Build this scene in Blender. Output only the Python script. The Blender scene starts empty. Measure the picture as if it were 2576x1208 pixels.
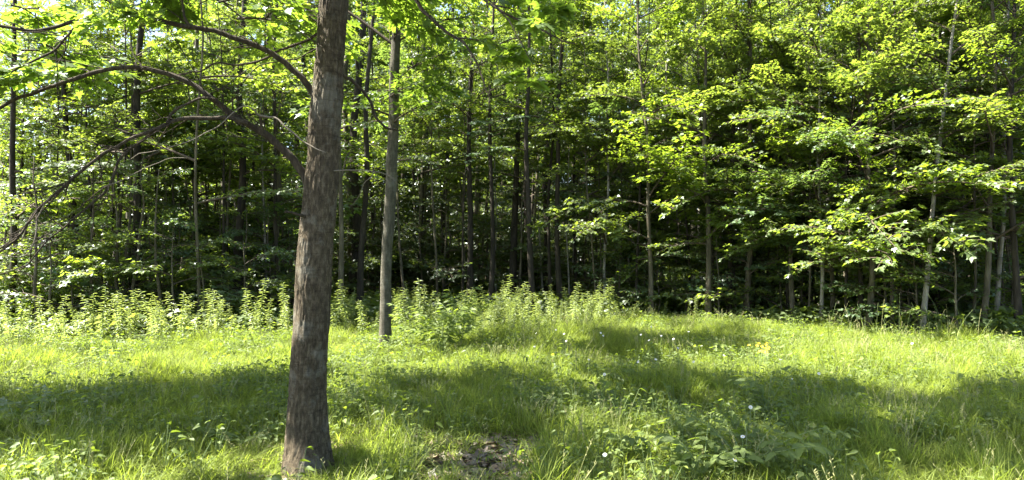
import bpy, math, random
import numpy as np
from mathutils import Vector, Matrix, noise

random.seed(7)
RS = np.random.RandomState(11)
scene = bpy.context.scene
COL = scene.collection

# ------------------------------------------------------------------ camera, sky, sun, exposure
F = 1678.0            # focal length in pixels of a 2576 px wide frame
HZ = 640.0            # horizon row in that frame
EYE = 1.6
cam_d = bpy.data.cameras.new('camera')
cam = bpy.data.objects.new('camera', cam_d)
COL.objects.link(cam)
cam.location = (0, 0, EYE)
cam.rotation_euler = (math.radians(90), 0, 0)
cam_d.sensor_width = 36.0
cam_d.lens = 36.0 * F / 2576.0
cam_d.shift_y = (HZ - 604.0) / 2576.0
cam_d.clip_start = 0.05
cam_d.clip_end = 1500
scene.camera = cam

SUN_EL = math.radians(56)
SUN_AZ = math.radians(0)      # exactly from the left
S = Vector((-math.cos(SUN_EL) * math.cos(SUN_AZ), math.cos(SUN_EL) * math.sin(SUN_AZ), math.sin(SUN_EL)))
world = bpy.data.worlds.new('World')
scene.world = world
world.use_nodes = True
wn = world.node_tree.nodes
wl = world.node_tree.links
wn.clear()
wo = wn.new('ShaderNodeOutputWorld')
wb = wn.new('ShaderNodeBackground')
wb.inputs['Strength'].default_value = 0.068
sky = wn.new('ShaderNodeTexSky')
sky.sky_type = 'NISHITA'
sky.sun_disc = False
sky.sun_elevation = SUN_EL
sky.sun_rotation = math.atan2(S.x, S.y)
sky.air_density = 1.0
sky.dust_density = 2.0
wl.new(sky.outputs[0], wb.inputs['Color'])
wl.new(wb.outputs[0], wo.inputs['Surface'])

sun_d = bpy.data.lights.new('sun', 'SUN')
sun_d.energy = 5.0
sun_d.angle = math.radians(0.55)
sun_d.color = (1.0, 0.95, 0.84)
sun = bpy.data.objects.new('sun', sun_d)
COL.objects.link(sun)
sun.rotation_euler = S.to_track_quat('Z', 'Y').to_euler()

scene.view_settings.view_transform = 'Standard'
scene.view_settings.look = 'None'
scene.view_settings.gamma = 1
scene.view_settings.exposure = 2.85
scene.view_settings.use_curve_mapping = False
cy = scene.cycles
cy.max_bounces = 7
cy.diffuse_bounces = 4
cy.glossy_bounces = 2
cy.transmission_bounces = 4
cy.transparent_max_bounces = 4
cy.caustics_reflective = False
cy.caustics_refractive = False
cy.sample_clamp_indirect = 6
scene.render.filter_size = 1.15


# ------------------------------------------------------------------ helpers
def P(u, v, Y):
    return Vector(((u - 1288.0) / F * Y, Y, EYE + (HZ - v) / F * Y))


def smooth_noise(x, y, sc, seed=0.0):
    return noise.noise(Vector((x / sc + seed, y / sc - seed, seed * 0.37)))


def gz(x, y):
    z = 0.05 * smooth_noise(x, y, 3.1, 2.2) + 0.02 * smooth_noise(x, y, 0.9, 5.1)
    z += 0.07 * math.exp(-((x - 1.0) / 4.5) ** 2 - ((y - 12.5) / 2.6) ** 2)
    if y > 18:
        z += 0.012 * (y - 18)
    return z


EX = [-40, -12, -9.2, -6.5, -4.2, -2.6, 0, 3, 5.5, 7.5, 9, 12, 40]
EY = [19, 14.0, 11.6, 12.0, 12.9, 14.6, 15.8, 15.6, 14.2, 12.6, 11.6, 11.0, 9.5]


def edge(x):
    return float(np.interp(x, EX, EY))


class MB:
    def __init__(s):
        s.v, s.f, s.m, s.n = [], [], [], 0

    def add(s, v, f, m=0):
        v = np.asarray(v, float).reshape(-1, 3)
        f = np.asarray(f, int).reshape(-1, 3)
        s.v.append(v)
        s.f.append(f + s.n)
        s.m.append(np.full(len(f), m, int))
        s.n += len(v)

    def mesh(s, name, mats, smooth=False):
        me = bpy.data.meshes.new(name)
        v = np.concatenate(s.v)
        f = np.concatenate(s.f)
        m = np.concatenate(s.m)
        me.vertices.add(len(v))
        me.vertices.foreach_set('co', v.ravel())
        me.loops.add(len(f) * 3)
        me.loops.foreach_set('vertex_index', f.ravel())
        me.polygons.add(len(f))
        me.polygons.foreach_set('loop_start', np.arange(0, len(f) * 3, 3))
        me.polygons.foreach_set('loop_total', np.full(len(f), 3))
        me.polygons.foreach_set('material_index', m)
        if smooth is True:
            me.polygons.foreach_set('use_smooth', np.ones(len(f), bool))
        elif smooth is not False:
            me.polygons.foreach_set('use_smooth', m == smooth)
        me.update(calc_edges=True)
        for a in mats:
            me.materials.append(a)
        return me


def ob(name, me, parent=None, **kw):
    o = bpy.data.objects.new(name, me)
    COL.objects.link(o)
    if parent:
        o.parent = parent
    for k, val in kw.items():
        o[k] = val
    return o


def thing(name, label, cat, loc=(0, 0, 0), rz=0.0, group=None, scale=1.0):
    o = bpy.data.objects.new(name, None)
    o.empty_display_size = 0.1
    COL.objects.link(o)
    o.location = loc
    o.rotation_euler = (0, 0, rz)
    o.scale = (scale,) * 3
    o['label'] = label
    o['category'] = cat
    if group:
        o['group'] = group
    return o


def crom(pts, per=5):
    """Catmull-Rom through points (any dimension)."""
    p = np.array([list(q) for q in pts], float)
    p = np.vstack([2 * p[0] - p[1], p, 2 * p[-1] - p[-2]])
    out = []
    for i in range(1, len(p) - 2):
        for k in range(per):
            t = k / per
            out.append(0.5 * ((2 * p[i]) + (-p[i - 1] + p[i + 1]) * t + (2 * p[i - 1] - 5 * p[i] + 4 * p[i + 1] - p[i + 2]) * t * t
                              + (-p[i - 1] + 3 * p[i] - 3 * p[i + 1] + p[i + 2]) * t ** 3))
    out.append(p[-2])
    return np.array(out)


def tube(mb, pts, rad, sides=6, mat=0, lump=0.0, seed=0.0, cap=True):
    pts = np.asarray(pts, float)
    n = len(pts)
    rad = np.broadcast_to(np.asarray(rad, float), (n,))
    d = np.gradient(pts, axis=0)
    d /= np.linalg.norm(d, axis=1)[:, None] + 1e-9
    ref = np.array([0, 1.0, 0]) if abs(d[0][2]) > 0.6 else np.array([0, 0, 1.0])
    vs = np.zeros((n, sides, 3))
    a = np.linspace(0, 2 * math.pi, sides, endpoint=False)
    u = None
    for i in range(n):
        w = ref if u is None else u
        u = w - d[i] * np.dot(w, d[i])
        u /= np.linalg.norm(u) + 1e-9
        b = np.cross(d[i], u)
        r = np.full(sides, rad[i])
        if lump:
            for k in range(sides):
                q = pts[i] + (u * math.cos(a[k]) + b * math.sin(a[k])) * rad[i]
                r[k] *= 1 + lump * (noise.noise(Vector((q[0] * 9 + seed, q[1] * 9, q[2] * 3))) + 0.5 * noise.noise(Vector((q[0] * 30, q[1] * 30 + seed, q[2] * 6))))
        vs[i] = pts[i] + np.outer(np.cos(a) * r, u) + np.outer(np.sin(a) * r, b)
    v = vs.reshape(-1, 3)
    i = np.arange(n - 1)[:, None]
    k = np.arange(sides)[None, :]
    k2 = (k + 1) % sides
    A = (i * sides + k).ravel()
    B = (i * sides + k2).ravel()
    C_ = ((i + 1) * sides + k2).ravel()
    D = ((i + 1) * sides + k).ravel()
    f = np.vstack([np.stack([A, B, C_], 1), np.stack([A, C_, D], 1)])
    if cap:
        v = np.vstack([v, pts[-1] + d[-1] * rad[-1] * 0.6])
        e = len(v) - 1
        o = (n - 1) * sides
        f = np.vstack([f, [[o + q, o + (q + 1) % sides, e] for q in range(sides)]])
    mb.add(v, f, mat)


# ------------------------------------------------------------------ materials
def mat(name):
    m = bpy.data.materials.new(name)
    m.use_nodes = True
    nt = m.node_tree
    nt.nodes.clear()
    out = nt.nodes.new('ShaderNodeOutputMaterial')
    return m, nt, out


def N(nt, typ, **kw):
    n = nt.nodes.new(typ)
    for k, v in kw.items():
        setattr(n, k, v)
    return n


def ramp(nt, stops, interp='LINEAR'):
    r = nt.nodes.new('ShaderNodeValToRGB')
    r.color_ramp.interpolation = interp
    e = r.color_ramp.elements
    while len(e) < len(stops):
        e.new(0.5)
    for el, (p, c) in zip(e, stops):
        el.position = p
        el.color = (*c, 1)
    return r


def leaf_mat(name, refl, trans, mix=0.5, gloss=0.12, rough=0.38, var=0.35):
    """Thin leaf: diffuse reflection + translucency + waxy sheen, tinted per leaf and per plant."""
    m, nt, out = mat(name)
    L = nt.links
    geo = N(nt, 'ShaderNodeNewGeometry')
    oi = N(nt, 'ShaderNodeObjectInfo')
    add = N(nt, 'ShaderNodeMath', operation='MULTIPLY_ADD')
    L.new(geo.outputs['Random Per Island'], add.inputs[0])
    add.inputs[1].default_value = 0.65
    mo = N(nt, 'ShaderNodeMath', operation='MULTIPLY')
    L.new(oi.outputs['Random'], mo.inputs[0])
    mo.inputs[1].default_value = 0.35
    L.new(mo.outputs[0], add.inputs[2])

    def cols(c):
        lo = tuple(max(0, x * (1 - var)) for x in c)
        hi = (c[0] * (1 + var * 1.3), c[1] * (1 + var), c[2] * (1 + var * 0.3))
        r = ramp(nt, [(0.0, lo), (0.55, c), (1.0, hi)])
        L.new(add.outputs[0], r.inputs[0])
        return r
    r1, r2 = cols(refl), cols(trans)
    d = N(nt, 'ShaderNodeBsdfDiffuse')
    t = N(nt, 'ShaderNodeBsdfTranslucent')
    L.new(r1.outputs[0], d.inputs[0])
    L.new(r2.outputs[0], t.inputs[0])
    mx = N(nt, 'ShaderNodeMixShader')
    mx.inputs[0].default_value = mix
    L.new(d.outputs[0], mx.inputs[1])
    L.new(t.outputs[0], mx.inputs[2])
    g = N(nt, 'ShaderNodeBsdfGlossy')
    g.inputs['Roughness'].default_value = rough
    g.inputs['Color'].default_value = (0.9, 0.95, 1, 1)
    fr = N(nt, 'ShaderNodeLayerWeight')
    fr.inputs[0].default_value = 0.35
    fm = N(nt, 'ShaderNodeMath', operation='MULTIPLY_ADD')
    L.new(fr.outputs['Fresnel'], fm.inputs[0])
    fm.inputs[1].default_value = gloss
    fm.inputs[2].default_value = gloss * 0.15
    mg = N(nt, 'ShaderNodeMixShader')
    L.new(fm.outputs[0], mg.inputs[0])
    L.new(mx.outputs[0], mg.inputs[1])
    L.new(g.outputs[0], mg.inputs[2])
    L.new(mg.outputs[0], out.inputs[0])
    return m


def bark_mat(name, dark, mid, light, scale=14.0, bump=0.6, lichen=0.0, stretch=0.22, cell=3.6, dist=0.012, crack=0.45):
    m, nt, out = mat(name)
    L = nt.links
    tc = N(nt, 'ShaderNodeTexCoord')
    mp = N(nt, 'ShaderNodeMapping')
    mp.inputs['Scale'].default_value = (1, 1, stretch)
    L.new(tc.outputs['Object'], mp.inputs[0])
    n1 = N(nt, 'ShaderNodeTexNoise')
    n1.inputs['Scale'].default_value = scale
    n1.inputs['Detail'].default_value = 8
    n1.inputs['Roughness'].default_value = 0.68
    L.new(mp.outputs[0], n1.inputs['Vector'])
    vo = N(nt, 'ShaderNodeTexVoronoi', feature='DISTANCE_TO_EDGE')
    vo.inputs['Scale'].default_value = scale * cell
    mixv = N(nt, 'ShaderNodeMixRGB')
    mixv.inputs[0].default_value = 0.35
    L.new(mp.outputs[0], mixv.inputs[1])
    L.new(n1.outputs['Color'], mixv.inputs[2])
    L.new(mixv.outputs[0], vo.inputs['Vector'])
    mr = N(nt, 'ShaderNodeMapRange')
    mr.inputs['From Max'].default_value = 0.12
    L.new(vo.outputs['Distance'], mr.inputs['Value'])
    r = ramp(nt, [(0.28, dark), (0.5, mid), (0.72, light)])
    L.new(n1.outputs['Fac'], r.inputs[0])
    dk = N(nt, 'ShaderNodeMixRGB', blend_type='MULTIPLY')
    dk.inputs[0].default_value = crack
    rr = ramp(nt, [(0.0, (0.35, 0.33, 0.32)), (0.6, (1, 1, 1))])
    L.new(mr.outputs[0], rr.inputs[0])
    L.new(r.outputs[0], dk.inputs[1])
    L.new(rr.outputs[0], dk.inputs[2])
    col = dk.outputs[0]
    if lichen:
        n2 = N(nt, 'ShaderNodeTexNoise')
        n2.inputs['Scale'].default_value = 3.2
        n2.inputs['Detail'].default_value = 6
        n2.inputs['Roughness'].default_value = 0.7
        L.new(tc.outputs['Object'], n2.inputs['Vector'])
        r2 = ramp(nt, [(0.52, (0, 0, 0)), (0.62, (lichen,) * 3)])
        L.new(n2.outputs['Fac'], r2.inputs[0])
        ml = N(nt, 'ShaderNodeMixRGB')
        L.new(r2.outputs[0], ml.inputs[0])
        L.new(col, ml.inputs[1])
        ml.inputs[2].default_value = (0.34, 0.33, 0.27, 1)
        # thin horizontal lenticel lines
        mp3 = N(nt, 'ShaderNodeMapping')
        mp3.inputs['Scale'].default_value = (7, 7, 75)
        L.new(tc.outputs['Object'], mp3.inputs[0])
        n3 = N(nt, 'ShaderNodeTexNoise')
        n3.inputs['Scale'].default_value = 1.0
        n3.inputs['Detail'].default_value = 3
        L.new(mp3.outputs[0], n3.inputs['Vector'])
        r3 = ramp(nt, [(0.56, (1, 1, 1)), (0.66, (0.55, 0.5, 0.48))])
        L.new(n3.outputs['Fac'], r3.inputs[0])
        m3 = N(nt, 'ShaderNodeMixRGB', blend_type='MULTIPLY')
        m3.inputs[0].default_value = 0.6
        L.new(ml.outputs[0], m3.inputs[1])
        L.new(r3.outputs[0], m3.inputs[2])
        col = m3.outputs[0]
    b = N(nt, 'ShaderNodeBsdfPrincipled')
    b.inputs['Roughness'].default_value = 0.88
    b.inputs['Specular IOR Level'].default_value = 0.25
    L.new(col, b.inputs['Base Color'])
    hh = N(nt, 'ShaderNodeMath', operation='ADD')
    L.new(n1.outputs['Fac'], hh.inputs[0])
    L.new(mr.outputs[0], hh.inputs[1])
    bu = N(nt, 'ShaderNodeBump')
    bu.inputs['Strength'].default_value = bump
    bu.inputs['Distance'].default_value = dist
    L.new(hh.outputs[0], bu.inputs['Height'])
    L.new(bu.outputs[0], b.inputs['Normal'])
    L.new(b.outputs[0], out.inputs[0])
    return m


def plain(name, c, rough=0.7, var=None, scale=8):
    m, nt, out = mat(name)
    b = N(nt, 'ShaderNodeBsdfPrincipled')
    b.inputs['Roughness'].default_value = rough
    if var:
        n1 = N(nt, 'ShaderNodeTexNoise')
        n1.inputs['Scale'].default_value = scale
        r = ramp(nt, [(0.3, c), (0.7, var)])
        nt.links.new(n1.outputs['Fac'], r.inputs[0])
        nt.links.new(r.outputs[0], b.inputs['Base Color'])
    else:
        b.inputs['Base Color'].default_value = (*c, 1)
    nt.links.new(b.outputs[0], out.inputs[0])
    return m


M_BARK = bark_mat('maple_bark', (0.034, 0.026, 0.015), (0.122, 0.095, 0.058), (0.27, 0.22, 0.145), 38, 0.8, 0.4, 0.42, 1.0, 0.014, 0.75)
M_LIMB = bark_mat('limb_bark', (0.03, 0.023, 0.015), (0.09, 0.07, 0.046), (0.19, 0.15, 0.10), 34, 0.9)
M_GREY = bark_mat('grey_bark', (0.06, 0.056, 0.04), (0.13, 0.12, 0.088), (0.25, 0.23, 0.175), 26, 0.9, 0.35)
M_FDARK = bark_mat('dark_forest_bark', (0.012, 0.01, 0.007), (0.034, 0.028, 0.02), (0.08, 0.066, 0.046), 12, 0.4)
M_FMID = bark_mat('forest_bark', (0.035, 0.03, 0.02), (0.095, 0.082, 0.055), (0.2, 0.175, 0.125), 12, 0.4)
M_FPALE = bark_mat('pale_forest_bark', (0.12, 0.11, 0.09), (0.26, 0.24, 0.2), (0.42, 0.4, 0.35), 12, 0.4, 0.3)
M_TWIG = plain('twig_bark', (0.07, 0.052, 0.034), 0.85)
M_DEAD = plain('dead_twig', (0.08, 0.065, 0.045), 0.9, (0.17, 0.145, 0.11), 30)
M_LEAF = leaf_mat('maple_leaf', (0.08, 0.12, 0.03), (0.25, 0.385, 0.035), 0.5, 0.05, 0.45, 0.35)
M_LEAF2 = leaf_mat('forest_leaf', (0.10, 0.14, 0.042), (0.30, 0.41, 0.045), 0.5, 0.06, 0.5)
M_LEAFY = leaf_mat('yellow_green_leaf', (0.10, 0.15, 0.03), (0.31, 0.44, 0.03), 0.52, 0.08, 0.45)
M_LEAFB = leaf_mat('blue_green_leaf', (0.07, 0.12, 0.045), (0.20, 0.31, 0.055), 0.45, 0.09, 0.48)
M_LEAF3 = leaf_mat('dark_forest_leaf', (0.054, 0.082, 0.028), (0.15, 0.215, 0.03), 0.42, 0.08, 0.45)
M_GRASS = leaf_mat('grass_blade', (0.175, 0.22, 0.045), (0.32, 0.42, 0.045), 0.5, 0.04, 0.5, 0.45)
M_HERB = leaf_mat('herb_leaf', (0.11, 0.15, 0.035), (0.25, 0.35, 0.03), 0.45, 0.02, 0.6)
M_GOLD = leaf_mat('weed_leaf', (0.2, 0.24, 0.09), (0.32, 0.4, 0.08), 0.45, 0.05, 0.5, 0.2)
M_STEM = plain('green_stem', (0.12, 0.17, 0.05), 0.6)
M_STRAW = plain('straw_stalk', (0.25, 0.25, 0.1), 0.8)
M_LITTER = leaf_mat('dead_leaf_litter', (0.17, 0.13, 0.095), (0.1, 0.065, 0.04), 0.15, 0.05, 0.6, 0.5)
M_WHITE = leaf_mat('daisy_petal', (0.72, 0.72, 0.7), (0.5, 0.5, 0.48), 0.3, 0.03, 0.6, 0.05)
M_YEL = plain('yellow_flower', (0.75, 0.52, 0.02), 0.6)

# ground: soil with brown leaf litter, greener where grass roots
mg_, nt, out = mat('ground_soil')
tc = N(nt, 'ShaderNodeTexCoord')
n1 = N(nt, 'ShaderNodeTexNoise'); n1.inputs['Scale'].default_value = 9; n1.inputs['Detail'].default_value = 9; n1.inputs['Roughness'].default_value = 0.75
v1 = N(nt, 'ShaderNodeTexVoronoi'); v1.inputs['Scale'].default_value = 22
nt.links.new(tc.outputs['Object'], n1.inputs['Vector'])
nt.links.new(tc.outputs['Object'], v1.inputs['Vector'])
r1 = ramp(nt, [(0.3, (0.03, 0.026, 0.014)), (0.52, (0.085, 0.07, 0.04)), (0.7, (0.16, 0.125, 0.085))])
nt.links.new(n1.outputs['Fac'], r1.inputs[0])
mx = N(nt, 'ShaderNodeMixRGB', blend_type='OVERLAY'); mx.inputs[0].default_value = 0.5
nt.links.new(r1.outputs[0], mx.inputs[1]); nt.links.new(v1.outputs['Color'], mx.inputs[2])
hs = N(nt, 'ShaderNodeHueSaturation'); hs.inputs['Saturation'].default_value = 0.45; hs.inputs['Value'].default_value = 0.85
nt.links.new(mx.outputs[0], hs.inputs['Color'])
b = N(nt, 'ShaderNodeBsdfPrincipled'); b.inputs['Roughness'].default_value = 0.95; b.inputs['Specular IOR Level'].default_value = 0.1
nt.links.new(hs.outputs[0], b.inputs['Base Color'])
bu = N(nt, 'ShaderNodeBump'); bu.inputs['Strength'].default_value = 0.8; bu.inputs['Distance'].default_value = 0.03
nt.links.new(n1.outputs['Fac'], bu.inputs['Height']); nt.links.new(bu.outputs[0], b.inputs['Normal'])
nt.links.new(b.outputs[0], out.inputs[0])
M_GROUND = mg_

# ------------------------------------------------------------------ leaf shapes (x = tip, y = side, z = normal)


def sym(half):
    pts = list(half) + [(x, -y) for x, y in reversed(half[1:-1])]
    return pts


def fan(half, c=None, fold=0.18, curl=0.12):
    pts = sym(half)
    if c is None:
        v = [(x, y, fold * abs(y) - curl * x * x) for x, y in pts]
        f = [(0, i, i + 1) for i in range(1, len(pts) - 1)]
    else:
        v = [(c, 0, -curl * c * c)] + [(x, y, fold * abs(y) - curl * x * x) for x, y in pts]
        n = len(pts)
        f = [(0, 1 + i, 1 + (i + 1) % n) for i in range(n)]
    return np.array(v, float), np.array(f, int)


MAPLE_HI = fan([(0, 0), (-.1, .30), (.13, .25), (.22, .42), (.52, .54), (.45, .32), (.42, .17), (.64, .25), (.72, .12), (1, 0)], 0.26)
MAPLE_MID = fan([(0, 0), (-.06, .34), (.22, .28), (.52, .52), (.45, .18), (1, 0)], 0.22)
MAPLE_LO = fan([(0, 0), (.02, .36), (.5, .48), (.46, .2), (1, 0)])
LANCE = fan([(0, 0), (.3, .085), (.62, .07), (1, 0)], None, 0.3, 0.35)
OVATE = fan([(0, 0), (.18, .22), (.45, .3), (.75, .17), (1, 0)], None, 0.25, 0.2)
TOOTH = fan([(0, 0), (.15, .2), (.3, .24), (.36, .19), (.5, .24), (.58, .16), (.72, .15), (1, 0)], 0.4, 0.2, 0.25)


def frames(t, fwd, up, s):
    """4 arrays -> leaf frames; fwd,up not necessarily orthogonal."""
    fwd = fwd / (np.linalg.norm(fwd, axis=1)[:, None] + 1e-9)
    side = np.cross(up, fwd)
    side /= np.linalg.norm(side, axis=1)[:, None] + 1e-9
    nn = np.cross(fwd, side)
    return t, np.stack([fwd, side, nn], 2) * np.asarray(s)[:, None, None]


def put(mb, tmpl, t, R, mat=0):
    v, f = tmpl
    V = np.einsum('nij,kj->nki', R, v) + t[:, None, :]
    n, k = V.shape[:2]
    Fc = (f[None] + (np.arange(n) * k)[:, None, None]).reshape(-1, 3)
    mb.add(V.reshape(-1, 3), Fc, mat)


def bough(seed, L=2.0, width=0.42, leaf=0.11, dens=1.0, rise=0.22, droop=0.28, wob=0.35, step=0.085):
    """A layered maple bough growing along +X. returns (segments, t, fwd, up, size)."""
    r = np.random.RandomState(seed)
    segs = []
    ts, fs, us, ss = [], [], [], []
    K = 9
    tt = np.linspace(0, 1, K)
    ph = r.rand() * 6
    ax = np.stack([L * tt, 0.09 * L * np.sin(tt * 3.2 + ph) * tt, L * (rise * tt - droop * tt ** 2.2)], 1)
    segs.append((ax, 0.011 * L * (1 - 0.85 * tt) + 0.0015))

    def leaves_on(p, u0):
        d = np.gradient(p, axis=0)
        seg = np.linalg.norm(np.diff(p, axis=0), axis=1)
        cum = np.concatenate([[0], np.cumsum(seg)])
        tot = cum[-1]
        s = u0 * tot
        while s < tot:
            q = np.array([np.interp(s, cum, p[:, i]) for i in range(3)])
            dd = np.array([np.interp(s, cum, d[:, i]) for i in range(3)])
            dd /= np.linalg.norm(dd)
            for sg in (-1, 1):
                if r.rand() > 0.8 * dens:
                    continue
                side = np.cross([0, 0, 1.0], dd) * sg
                ang = r.uniform(0.5, 1.25)
                f = dd * math.cos(ang) + side * math.sin(ang)
                f[2] += r.uniform(-0.5, 0.05)
                pet = r.uniform(0.02, 0.06)
                ts.append(q + f * pet + np.array([0, 0, r.uniform(-.02, .02)]))
                fs.append(f)
                us.append([r.normal(0, wob), r.normal(0, wob), 1.0])
                ss.append(leaf * r.uniform(0.6, 1.15))
            s += step * r.uniform(0.7, 1.3)
        dd = p[-1] - p[-2]
        ts.append(p[-1]); fs.append(dd / np.linalg.norm(dd) + np.array([0, 0, -.2])); us.append([r.normal(0, wob), r.normal(0, wob), 1.0]); ss.append(leaf)

    t = 0.16
    sg = 1
    while t < 0.97:
        q = np.array([np.interp(t, tt, ax[:, i]) for i in range(3)])
        l = L * width * (1.08 - 0.72 * t) * r.uniform(0.7, 1.15) * min(1, 0.35 + t * 2.2)
        ang = r.uniform(0.65, 1.0) * sg
        k = np.linspace(0, 1, 5)[:, None]
        dr = np.array([math.cos(ang), math.sin(ang), 0.15 + r.uniform(-.3, .3)])
        bend = np.array([0.22, 0, -0.2 + r.uniform(-.15, .15)])
        tw = q + dr * l * k + bend * l * k ** 2
        segs.append((tw, 0.0045 * L * (1 - 0.8 * k.ravel()) + 0.001))
        leaves_on(tw, 0.18)
        if l > 0.55:
            for s2 in (-1, 1):
                q2 = tw[2]
                a2 = ang + s2 * r.uniform(0.5, 0.8)
                l2 = l * r.uniform(0.35, 0.5)
                tw2 = q2 + np.array([math.cos(a2), math.sin(a2), r.uniform(-.25, .2)]) * l2 * k
                segs.append((tw2, 0.002 * L * (1 - 0.8 * k.ravel()) + 0.001))
                leaves_on(tw2, 0.2)
        t += r.uniform(0.045, 0.08)
        sg = -sg
    leaves_on(ax[4:], 0.0)
    return segs, np.array(ts), np.array(fs), np.array(us), np.array(ss)


def bough_mesh(name, seed, mats, tmpl=MAPLE_LO, **kw):
    segs, t, f, u, s = bough(seed, **kw)
    mb = MB()
    for p, r in segs:
        tube(mb, p, r, 4 if len(p) > 5 else 3, 0, cap=False)
    put(mb, tmpl, *frames(t, f, u, s), mat=1)
    return mb.mesh(name, mats)


NB = 12
BOUGH = [bough_mesh('bough_mesh', 100 + i, [M_TWIG, [M_LEAF2, M_LEAFY, M_LEAF2, M_LEAF2, M_LEAFB][i % 5]], L=2.0, leaf=[.1, .088, .112, .082][i % 4], step=.058, wob=[.3, .45, .6][i % 3], rise=[.1, .3, .5, .2][i // 3], droop=[.15, .4, .6][(i * 2) % 3]) for i in range(NB)]
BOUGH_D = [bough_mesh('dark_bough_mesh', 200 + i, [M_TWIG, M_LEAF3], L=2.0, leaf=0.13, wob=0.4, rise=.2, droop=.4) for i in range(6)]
BOUGH_S = [bough_mesh('short_bough_mesh', 300 + i, [M_TWIG, [M_LEAF2, M_LEAFB, M_LEAFY, M_LEAFB][i % 4]], L=1.1, width=0.5, leaf=0.095, dens=.85, wob=0.4, rise=.3, droop=.4, step=.075) for i in range(5)]

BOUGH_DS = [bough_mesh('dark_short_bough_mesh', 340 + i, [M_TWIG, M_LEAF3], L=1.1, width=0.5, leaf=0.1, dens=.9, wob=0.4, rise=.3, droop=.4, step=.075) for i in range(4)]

# ------------------------------------------------------------------ ground
mb = MB()
gx = np.concatenate([np.linspace(-140, -20, 16)[:-1], np.linspace(-20, 20, 161), np.linspace(20, 140, 16)[1:]])
gy = np.concatenate([np.linspace(-40, 0, 9)[:-1], np.linspace(0, 20, 101), np.linspace(20, 50, 31)[1:], np.linspace(50, 400, 12)[1:]])
V = np.array([[x, y, gz(x, y)] for y in gy for x in gx])
nx, ny = len(gx), len(gy)
I = (np.arange(ny - 1)[:, None] * nx + np.arange(nx - 1)[None]).ravel()
mb.add(V, np.vstack([np.stack([I, I + 1, I + nx + 1], 1), np.stack([I, I + nx + 1, I + nx], 1)]))
ob('ground', mb.mesh('ground_mesh', [M_GROUND], True), kind='structure')

# ------------------------------------------------------------------ shade wanted on the grass (ground plan, metres) -> where crowns hang overhead
SHX, SHY = S.x / S.z, S.y / S.z


def gp(u, v):
    Y = EYE * F / (v - HZ)
    return ((u - 1288) / F * Y, Y)


def inpoly(x, y, poly):
    c = False
    j = len(poly) - 1
    for i in range(len(poly)):
        if (poly[i][1] > y) != (poly[j][1] > y) and x < (poly[j][0] - poly[i][0]) * (y - poly[i][1]) / (poly[j][1] - poly[i][1]) + poly[i][0]:
            c = not c
        j = i
    return c


SH_MAIN = [[gp(*q) for q in [(1010, 990), (1150, 975), (1330, 960), (1500, 1000), (1480, 1060), (1400, 1150), (1200, 1125), (1050, 1075)]],
           [gp(*q) for q in [(1500, 975), (1640, 950), (1850, 985), (2100, 1000), (2400, 1010), (2640, 985), (2700, 1240), (1990, 1300), (1960, 1120), (1880, 1060), (1700, 1075), (1560, 1045)]]]
SH_LEFT = [[gp(*q) for q in [(-500, 1010), (60, 1020), (200, 1000), (350, 985), (560, 975), (735, 945), (735, 1080), (600, 1130), (300, 1130), (60, 1130), (-500, 1150)]]]
SH_SLIM = [[gp(*q) for q in [(1180, 880), (1280, 845), (1500, 832), (1800, 838), (1900, 850), (1850, 875), (1700, 900), (1900, 930), (1850, 960), (1500, 950), (1350, 920), (1200, 905)]]]

# ------------------------------------------------------------------ foreground maple
Y0 = 4.9
prof = [(1215, 700, 850), (1195, 712, 838), (1170, 717, 834), (1100, 722, 828), (1000, 727, 822), (900, 732, 822), (800, 740, 828), (700, 745, 832), (600, 752, 838),
        (500, 762, 848), (450, 766, 851), (400, 774, 852), (300, 778, 857), (240, 784, 863), (200, 788, 863), (100, 797, 868), (0, 803, 878), (-150, 812, 882), (-400, 828, 885), (-800, 838, 880), (-1400, 850, 878), (-1900, 862, 870)]
MT = P(772, 1195, Y0)
main = thing('maple_tree', 'large brown barked maple in the foreground with long arching limbs reaching left', 'tree', (MT.x, MT.y, gz(MT.x, MT.y)))
mo = np.array(main.location)
cp = np.array([[*(P((a + b_) / 2, v, Y0) - main.location), (b_ - a) / 2 / F * Y0] for v, a, b_ in prof])
cp = crom(cp, 10)
dense = [cp[0]]
for q0, q1 in zip(cp[:-1], cp[1:]):
    n_ = max(1, int((q1[2] - q0[2]) / (0.018 if q0[2] < 4.2 else 0.3)))
    for j in range(1, n_ + 1):
        dense.append(q0 + (q1 - q0) * j / n_)
cp = np.array(dense)
sides = 120
mb = MB()
vs = []
for q in cp:
    for k in range(sides):
        a = 2 * math.pi * k / sides
        h = q[2]
        r = q[3]
        fl = max(0, 0.45 - h) / 0.45
        r *= 1 + 0.42 * fl ** 2 * max(0, math.cos(a * 2.5 + 0.9)) ** 2 + 0.12 * fl ** 2
        c = Vector((math.cos(a), math.sin(a), 0))
        r *= 1 + 0.06 * noise.noise(Vector((c.x * 1.5, c.y * 1.5, h * 1.6))) + 0.04 * noise.noise(Vector((c.x * 5, c.y * 5, h * 2.2)))
        if h < 4.5:
            qn = Vector((c.x * 5.0, c.y * 5.0, h * 5.2)) + 0.35 * noise.noise_vector(Vector((c.x * 4, c.y * 4, h * 9)))
            dd = noise.voronoi(qn)[0]
            crack = min(1.0, (dd[1] - dd[0]) / 0.28)
            patch = 0.35 + 0.65 * max(0, min(1, 0.5 + 1.6 * noise.noise(Vector((c.x * 1.3 + 4, c.y * 1.3, h * 0.9)))))
            r += (0.012 * crack - 0.012) * patch + 0.003 * noise.noise(Vector((c.x * 22, c.y * 22, h * 14)))
        vs.append((q[0] + c.x * r, q[1] + c.y * r, q[2]))
n = len(cp)
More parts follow.
